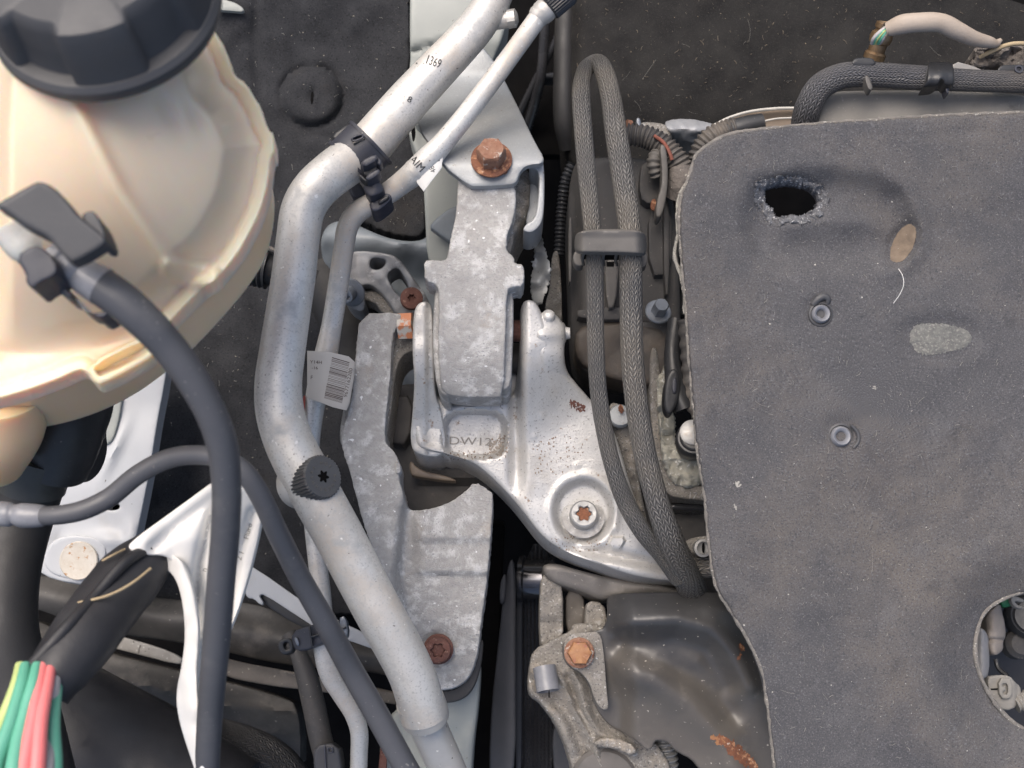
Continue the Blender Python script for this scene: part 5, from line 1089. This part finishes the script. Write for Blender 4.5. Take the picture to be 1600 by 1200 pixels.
# black clip joining the two pipes
t = thing('pipe_clip', 575, 265, 40, 'black plastic double clip joining the thick and thin pipes near the top', 'clip')
A_ = R(0)
def arc(name, cx, cy, z0, ang, r_px, wd_mm, th, a0, a1, m, off=0, par=None):
    """band wrapped around a pipe axis; ang: axis direction in the picture, degrees"""
    ax = np.array([math.cos(R(ang)), -math.sin(R(ang)), 0.]); sd_ = np.array([math.sin(R(ang)), math.cos(R(ang)), 0.]); c = P(cx, cy, z0)*1000; rr = r_px*mmpp(z0); V = []; F = []
    n = 22; ring = []
    for i in range(n+1):
        a = R(a0+(a1-a0)*i/n); d = sd_*math.cos(a)+np.array([0, 0, 1.])*math.sin(a)
        for (q, s_) in ((rr, -.5), (rr+th, -.5), (rr+th, .5), (rr, .5)): V.append(c+d*q+ax*(wd_mm*s_+off))
    for i in range(n):
        for j in range(4): F.append((i*4+j, i*4+(j+1) % 4, i*4+4+(j+1) % 4, i*4+4+j))
    F += [(3, 2, 1, 0), tuple(range(n*4, n*4+4))]
    return mesh_obj(name, np.array(V)*.001, F, m, par or t, smooth=35)
ub = arc('upper_band', 563, 239, 17, 135+0, 36.5, 17, 2.2, -60, 240, M_clip)
arc('band_rib', 563, 239, 17, 135, 38, 1.6, 2.4, -50, 230, M_clip, off=7.6, par=ub)
arc('band_rib', 563, 239, 17, 135, 38, 1.6, 2.4, -50, 230, M_clip, off=-7.6, par=ub)
relief('window_frame', [(546, 214), (566, 207), (571, 215), (552, 223)], 33.5, M_clip, t, t=3, r=.5, step=3, ch=1, holes=[[(551, 216), (564, 211), (566, 214), (553, 219)]])
relief('window_tongue', [(551, 222), (569, 214), (570, 216.5), (552, 225)], 33, M_strap, t, t=2, r=.3, step=3, ch=0)
relief('hinge_block', [(563, 252), (586, 240), (592, 249), (568, 263)], 40, M_clip, t, t=8, r=.9, step=4, ch=1)
relief('hinge_ear', [(587, 243), (598, 252), (594, 259), (588, 256), (586, 250)], 37, M_clip, t, t=6, r=.6, step=3, ch=1)
relief('neck', [(574, 258), (588, 252), (592, 272), (578, 280), (566, 270)], 34, M_plastic, t, t=10, r=.8, step=4, ch=1)
relief('latch_block', [(570, 276), (590, 262), (596, 270), (575, 284)], 37, M_clip, t, t=7, r=.9, step=4, ch=1)
relief('latch_lip', [(571, 279), (575, 284), (572, 285), (560, 276), (562, 271)], 34, M_plastic, t, t=5, r=.5, step=3, ch=1)
relief('lower_saddle', [(569, 290), (592, 282), (600, 292), (600, 300), (584, 307), (576, 308), (568, 296)], lambda X, Y: 27+3*np.sin((X-565)/12), M_clip, t, t=12, r=1.2, step=4, ch=1)
relief('lower_jaw', [(576, 316), (606, 298), (613, 308), (609, 316), (588, 332), (580, 330)], 23, M_clip, t, t=12, r=1, step=4, ch=1)
relief('jaw_rib', [(590, 314), (606, 304), (609, 309), (592, 320)], 25, M_plastic, t, t=3, r=.5, step=3, ch=1)
relief('side_plate', [(540, 284), (556, 278), (572, 300), (566, 308), (552, 310), (548, 300)], 0, M_clip, t, t=10, r=.8, step=5, ch=1)
relief('rear_wing', [(517, 212), (546, 192), (552, 196), (540, 214), (524, 222)], 12, M_plastic, t, t=10, r=1, step=4, ch=1)

# ================================================================ CABLE AND ITS TIE (bottom left)
t = thing('cable_with_plug', 490, 1100, -40, 'black cable running down from the buckle to a plug at the bottom edge', 'cable')
tube('cable', [(452, 990, -58, 12), (466, 1020, -54, 13), (480, 1060, -52, 17), (490, 1100, -50, 18), (500, 1150, -50, 18), (508, 1180, -50, 18)], M_dusty, t, seg=22)
relief('plug_housing', [(490, 1164), (528, 1160), (534, 1200), (536, 1240), (496, 1240), (490, 1200)], -38, M_slat, t, t=14, r=1.5, step=5, ch=1)
relief('plug_rib', [(506, 1164), (508, 1164), (512, 1240), (509, 1240)], -36.6, M_clip, t, t=3, r=.3, step=6, ch=0)
relief('plug_latch', [(511, 1168), (520, 1167), (521, 1176), (512, 1177)], -36.4, M_clip, t, t=3, r=.4, step=3, ch=0, holes=[[(513, 1170), (518, 1169.5), (519, 1174), (514, 1174.5)]])
t = thing('tie_clip', 480, 1000, -10, 'black buckle clip wrapped round the thin pipe and the cable', 'clip')
relief('strap', [(455, 988), (486, 976), (535, 966), (541, 990), (500, 1008), (470, 1018), (458, 1012)], lambda X, Y: -7-.004*(X-500)**2, M_clip, t, t=6, r=.8, step=5, ch=1)
relief('strap_rib', [(481, 978), (484, 977), (489, 1010), (486, 1011)], -4.5, M_plastic, t, t=2, r=.3, step=4, ch=0)
relief('strap_rib', [(484, 994), (540, 979), (540, 982), (485, 997)], -4.5, M_plastic, t, t=3, r=.3, step=4, ch=0)
relief('buckle', [(434, 1003), (446, 996), (456, 998), (459, 1018), (444, 1024), (436, 1018)], -18, M_plastic, t, t=8, r=.8, step=3, ch=1, holes=[[(442, 1005), (450, 1002), (453, 1013), (445, 1016)]])
relief('buckle_tongue', [(459, 997), (464, 995), (469, 1008), (464, 1010)], -10, M_steeldark, t, t=2, r=.5, step=3, ch=1)
relief('end_plate', [(528, 966), (540, 962), (545, 992), (538, 998)], -8, M_steeldark, t, t=6, r=.6, step=4, ch=1)

# ================================================================ COOLANT TANK
t = thing('coolant_tank', 120, 330, 150, 'cream translucent coolant expansion tank with moulded seam rim', 'tank')
rim = [(-60, -60), (60, -70), (200, -60), (290, -10), (345, 60), (362, 100), (366, 118), (385, 130), (402, 160), (406, 163), (420, 205), (428, 208), (430, 240), (424, 243), (420, 285), (408, 330), (392, 362), (372, 398), (345, 430), (332, 444), (322, 446), (300, 468), (275, 494), (250, 522),
       (247, 540), (240, 556), (200, 580), (160, 600), (148, 600), (135, 582), (124, 578), (90, 594), (40, 612), (-10, 626), (-60, 634)]
RIM = chaikin(rim, 2)
def hf(X, Y):
    d = polydist(X, Y, RIM)
    if hasattr(X, 'shape'): d = d.reshape(np.shape(X))
    e = ell(X, Y, 60, 120, 1)
    z = 150-2.4*sstep(15, 24, d)+.8*sstep(10, 4, d)
    dome = 62*(1-np.clip(e/430, 0, 1)**2.1)
    z = z+dome*sstep(18, 80, d)
    z = z-1.2*np.abs(np.clip(((X-60)*.62-(Y-90)*.42)/60, -1, 1))*sstep(30, 70, d)
    z = z-2.2*gauss(X, Y, 262, 172, 14, 40, -30)-1.8*gauss(X, Y, 305, 185, 12, 34, -26)
    z = z-2.5*sstep(0, 90, X-np.interp(Y, [100, 300, 420], [60, 190, 262]))*sstep(30, 80, d)
    z = z+3*np.exp(-((X-np.interp(Y, [120, 300, 420], [95, 185, 268]))/16)**2)*sstep(20, 50, d)*sstep(110, 200, Y)
    z = z+4.0*sstep(26, 10, polydist(X, Y, [(270, 422), (325, 432)], False).reshape(np.shape(X)))
    z = z-6*gauss(X, Y, 190, 565, 36, 12, -27)
    return z
tk = relief('upper_shell', rim, hf, M_tank, t, t=7, r=1.8, step=5, ch=1, lean=.5)
low = [(-60, 300), (200, 180), (392, 180), (404, 240), (400, 290), (388, 335), (366, 372), (338, 408), (296, 455), (254, 498), (212, 532), (170, 562), (115, 590), (55, 610), (0, 620), (-60, 624)]
relief('lower_shell', low, lambda X, Y: 128+0*X, M_tanklow, t, t=34, r=5, step=12, ch=2, lean=.45)
tube('outlet_neck', [(-10, 610, 105, 78), (-5, 660, 95, 72), (-20, 720, 80, 55)], M_tanklow, t, seg=36, step=3)
relief('rim_pocket_frame', [(133, 572), (225, 525), (244, 520), (252, 532), (242, 556), (200, 580), (160, 600), (150, 600)], 152.5, M_tank, t, t=5, r=1.2, step=5, ch=1, holes=[[(146, 572), (224, 532), (236, 540), (232, 552), (160, 588), (152, 585)]], lean=.5)
# cap
t = thing('tank_cap', 170, 0, 220, 'large black ribbed screw cap on top of the cream tank', 'cap')
ax = (-.02, .44, .90)
capc = (172, -4, 205)
def lob(th): 
    k = (th*5/(2*math.pi)+.30) % 1
    return k
lathe('cap_skirt', (172, 24, 198), ax, [(40.6, 0), (41.6, 2.0), (41.6, 5), (40, 7), (36, 7.6), (0, 7.6)], M_cap, t, seg=96)
def gm(i, th):
    k = lob(th); 
    f = sstep(.50, .56, np.array(k))*sstep(1.0, .94, np.array(k)); return 1-.10*float(f)*(1 if i < 4 else .5)
lathe('cap_grip', (172, 24, 198), ax, [(39.6, 6.5), (38.4, 14), (37.4, 24), (36, 27.5), (33, 28.8), (0, 29.0)], M_cap, t, seg=160, rmod=gm, sm=40)
# black outlet elbow and the thick hose below the tank
t = thing('outlet_elbow', 100, 690, 60, 'black moulded elbow and thick hose leaving the bottom of the coolant tank', 'hose')
tube('elbow_body', [(130, 560, 70, 40), (118, 620, 62, 58), (104, 660, 56, 60), (92, 700, 50, 58), (82, 730, 46, 54)], M_plastic, t, seg=36, step=3)
relief('elbow_shoulder', [(60, 640), (130, 612), (146, 618), (150, 640), (142, 656), (146, 690), (134, 724), (112, 742), (96, 738), (40, 712), (20, 704), (40, 690)], lambda X, Y: 62-.004*((X-90)**2), M_plastic, t, t=20, r=4, step=6)
tube('hose_collar', [(66, 700, 52, 58), (52, 742, 46, 54), (48, 762, 44, 52)], mk('grey_black_collar', (.04, .042, .04), (.055, .055, .052), 30, rough=.45, bump=.2), t, seg=36, step=2.5)
tube('thick_hose', [(52, 752, 42, 48), (30, 820, 40, 48), (14, 900, 50, 46), (10, 990, 60, 48), (30, 1080, 60, 52), (60, 1240, 60, 60)], M_rubberblack, t, seg=36, step=4)
o = tube('fat_black_duct', [(340, 1290, -40, 110), (220, 1210, -45, 110), (130, 1150, -40, 100), (20, 1080, -40, 90)], M_belt, seg=36, step=5); tag(o, 'soft black duct lying across the bottom left behind the coloured wires', 'duct')
# white sleeve: fleece wrap with hanging tail
t = thing('white_sleeve', 290, 880, 110, 'white fleece sleeve opened round the black harness and hanging beside the grey hose', 'sleeve')
def hf(X, Y): return 92+16*np.exp(-(((X-300)*.55+(Y-800)*.83)/70)**2)-.06*(X-300)+3*vnoise(X, Y, 40, 4)-7*ridge(X, Y, [(378, 740), (330, 800), (312, 880), (306, 990)], 7)-5*ridge(X, Y, [(396, 800), (372, 870), (352, 980)], 7)-4*ridge(X, Y, [(345, 770), (280, 820), (240, 855)], 9)+5*ridge(X, Y, [(362, 770), (340, 860), (330, 970)], 9)
relief('wrap', [(195, 858), (215, 838), (260, 806), (320, 762), (362, 730), (388, 722), (404, 745), (412, 800), (400, 860), (385, 915), (370, 960), (356, 992), (346, 1050), (336, 1110), (322, 1120), (308, 1070), (300, 1010), (290, 950), (284, 905), (270, 875), (250, 866), (232, 868)], hf, M_white, t, t=2.5, r=.8, step=5, ch=2)
def hf(X, Y): return 100+8*np.exp(-((X-np.interp(Y, [860, 950, 1060, 1200], [282, 306, 300, 322]))/20)**2)-7*np.exp(-((X-np.interp(Y, [860, 950, 1060, 1200], [292, 306, 300, 330]))/12)**2)*.3+2*vnoise(X, Y, 30, 6)
relief('hanging_tail', [(232, 870), (262, 862), (290, 880), (305, 930), (312, 990), (306, 1060), (312, 1120), (330, 1180), (345, 1260), (322, 1260), (300, 1190), (280, 1130), (274, 1085), (284, 1040), (290, 990), (284, 930), (270, 895), (250, 888), (246, 905), (232, 918), (228, 895)], hf, M_white, t, t=2.5, r=.8, step=4, ch=2)
relief('curled_lip', [(200, 926), (214, 930), (232, 915), (248, 895), (268, 880), (262, 868), (236, 868), (232, 886), (226, 908), (208, 920)], 96, M_white, t, t=2, r=1, step=5)
trw = bvh([bpy.data.objects[n] for n in DATA if n == 'wrap'])
for (s, x, y, a) in (('Fluro', 388, 830, -75), ('2 1', 376, 868, -70), ('n', 320, 890, -70)): text_on('printed_text', s, x, y, 9, a, trw, M_tray, t, lift=.15)
# harness in black tape with coloured wires
t = thing('taped_harness', 130, 980, 140, 'black taped wiring harness ending in coloured wires at the bottom left corner', 'harness')
tube('tape_wrap', [(262, 840, 85, 22), (235, 868, 95, 40), (200, 905, 105, 50), (160, 955, 120, 52), (120, 1010, 135, 50), (85, 1058, 145, 44), (70, 1080, 148, 40)], M_tape, t, seg=36, step=3, wob=.03)
tube('tape_fold', [(250, 850, 100, 8), (200, 875, 118, 9), (150, 930, 130, 9), (100, 985, 145, 10), (50, 1040, 150, 10), (24, 1066, 150, 8)], M_tape, t, seg=14)
tube('tan_thread', [(236, 888, 124, 2.2), (205, 912, 131, 2.2), (170, 930, 134, 2.2), (122, 942, 134, 2.2)], M_tanrope, t, seg=8)
tube('tan_thread', [(195, 858, 112, 1.8), (175, 868, 118, 1.8), (160, 876, 118, 1.8)], M_tanrope, t, seg=8)
for (x0, x1, m_, dz, lb) in ((26, -26, M_wy, 0, 'yellow green wire'), (34, -8, M_wg, 4, 'green wire'), (44, 4, M_wy, -1, 'yellow green wire'), (52, 22, M_wg, 5, 'green wire'), (62, 38, M_wr, 4, 'red wire'), (74, 58, M_wr, 3, 'red wire'), (84, 72, M_ww, -2, 'grey wire'), (88, 84, M_wg, -5, 'green wire'), (40, -2, M_wg, -6, 'green wire')):
    tube('wire', [(x0+6, 1040, 148+dz, 8.5), (x0, 1070, 158+dz, 10), (x0-(x0-x1)*.45+((x0*7) % 11-5)*.8, 1130, 170+dz+((x0*3) % 7-3), 11.5), (x1, 1200, 182+dz, 13.5), (x1-6, 1260, 190+dz, 14)], m_, t, seg=16, step=2.5, lab=lb)

# ================================================================ RUBBER HOSES IN FRONT
t = thing('bleed_hose', 250, 800, 90, 'grey rubber hose rising from the left edge and crossing under the vertical hose', 'hose')
tube('hose', [(60, 806, 108, 15), (90, 805, 110, 15), (130, 797, 110, 15.5), (170, 778, 108, 15.5), (215, 742, 110, 15.5), (260, 718, 112, 15.5), (300, 711, 116, 15.5), (345, 716, 122, 15.5), (378, 734, 124, 16), (404, 770, 120, 16.5), (434, 833, 110, 17), (470, 905, 96, 17.5), (510, 975, 84, 18), (548, 1045, 68, 18.5), (588, 1115, 62, 19), (640, 1210, 56, 19), (670, 1260, 54, 19)], M_rubber, t, seg=32, step=2.5)
tube('end_fitting', [(-60, 798, 106, 15), (-20, 800, 106, 16), (0, 802, 107, 19), (16, 804, 108, 19), (22, 804, 108, 16), (32, 805, 108, 19), (60, 806, 108, 18), (70, 806, 108, 16)], M_fitting, t, seg=28, step=1.5)
t = thing('overflow_hose', 330, 700, 150, 'thick grey rubber hose curving down from the tank connector to the bottom edge', 'hose')
tube('hose', [(120, 424, 196, 26), (150, 442, 198, 29), (185, 466, 198, 30), (220, 496, 196, 29), (262, 540, 190, 27), (302, 595, 184, 25.5), (332, 650, 178, 24.5), (348, 700, 172, 24), (354, 760, 164, 23), (352, 830, 154, 22.5), (346, 900, 144, 22), (340, 980, 132, 21.5), (332, 1070, 118, 20.5), (326, 1150, 106, 19.5), (322, 1260, 94, 18.5)], M_rubber, t, seg=36, step=2.5)
tube('barb_fitting', [(78, 394, 200, 17), (86, 400, 200, 19), (92, 404, 200, 21), (97, 408, 200, 18), (104, 412, 200, 21), (112, 418, 200, 24), (118, 422, 198, 22), (130, 430, 198, 27), (160, 448, 198, 31)], M_fitting, t, seg=28, step=.8)
t = thing('quick_connector', 80, 360, 220, 'black quick release connector block on the tank spout', 'connector')
relief('top_plate', [(-8, 322), (0, 316), (50, 288), (62, 283), (84, 292), (108, 316), (124, 338), (160, 366), (168, 376), (160, 386), (118, 410), (108, 408), (92, 392), (76, 372), (52, 360), (36, 352), (12, 334)], lambda X, Y: 226-.02*(X-60)-.015*(Y-340), M_cap, t, t=5, r=1.4, step=5, ch=1)
relief('side_wing', [(124, 338), (142, 328), (152, 336), (166, 368), (164, 380), (150, 376)], 222, M_cap, t, t=12, r=.8, step=4, ch=1)
relief('lower_block', [(24, 402), (52, 382), (76, 392), (92, 420), (84, 432), (64, 440), (50, 452), (40, 440), (42, 430)], 212, M_clip, t, t=14, r=.8, step=5, ch=1)
relief('lower_catch', [(70, 430), (96, 440), (120, 470), (130, 486), (150, 490), (172, 484), (170, 492), (154, 499), (138, 482), (118, 464), (104, 466), (88, 452)], 200, M_clip, t, t=12, r=.8, step=5, ch=1)
tube('clear_spout', [(12, 350, 205, 28), (28, 372, 203, 29), (44, 388, 202, 28), (60, 392, 200, 22)], M_clear, t, seg=28, step=2)
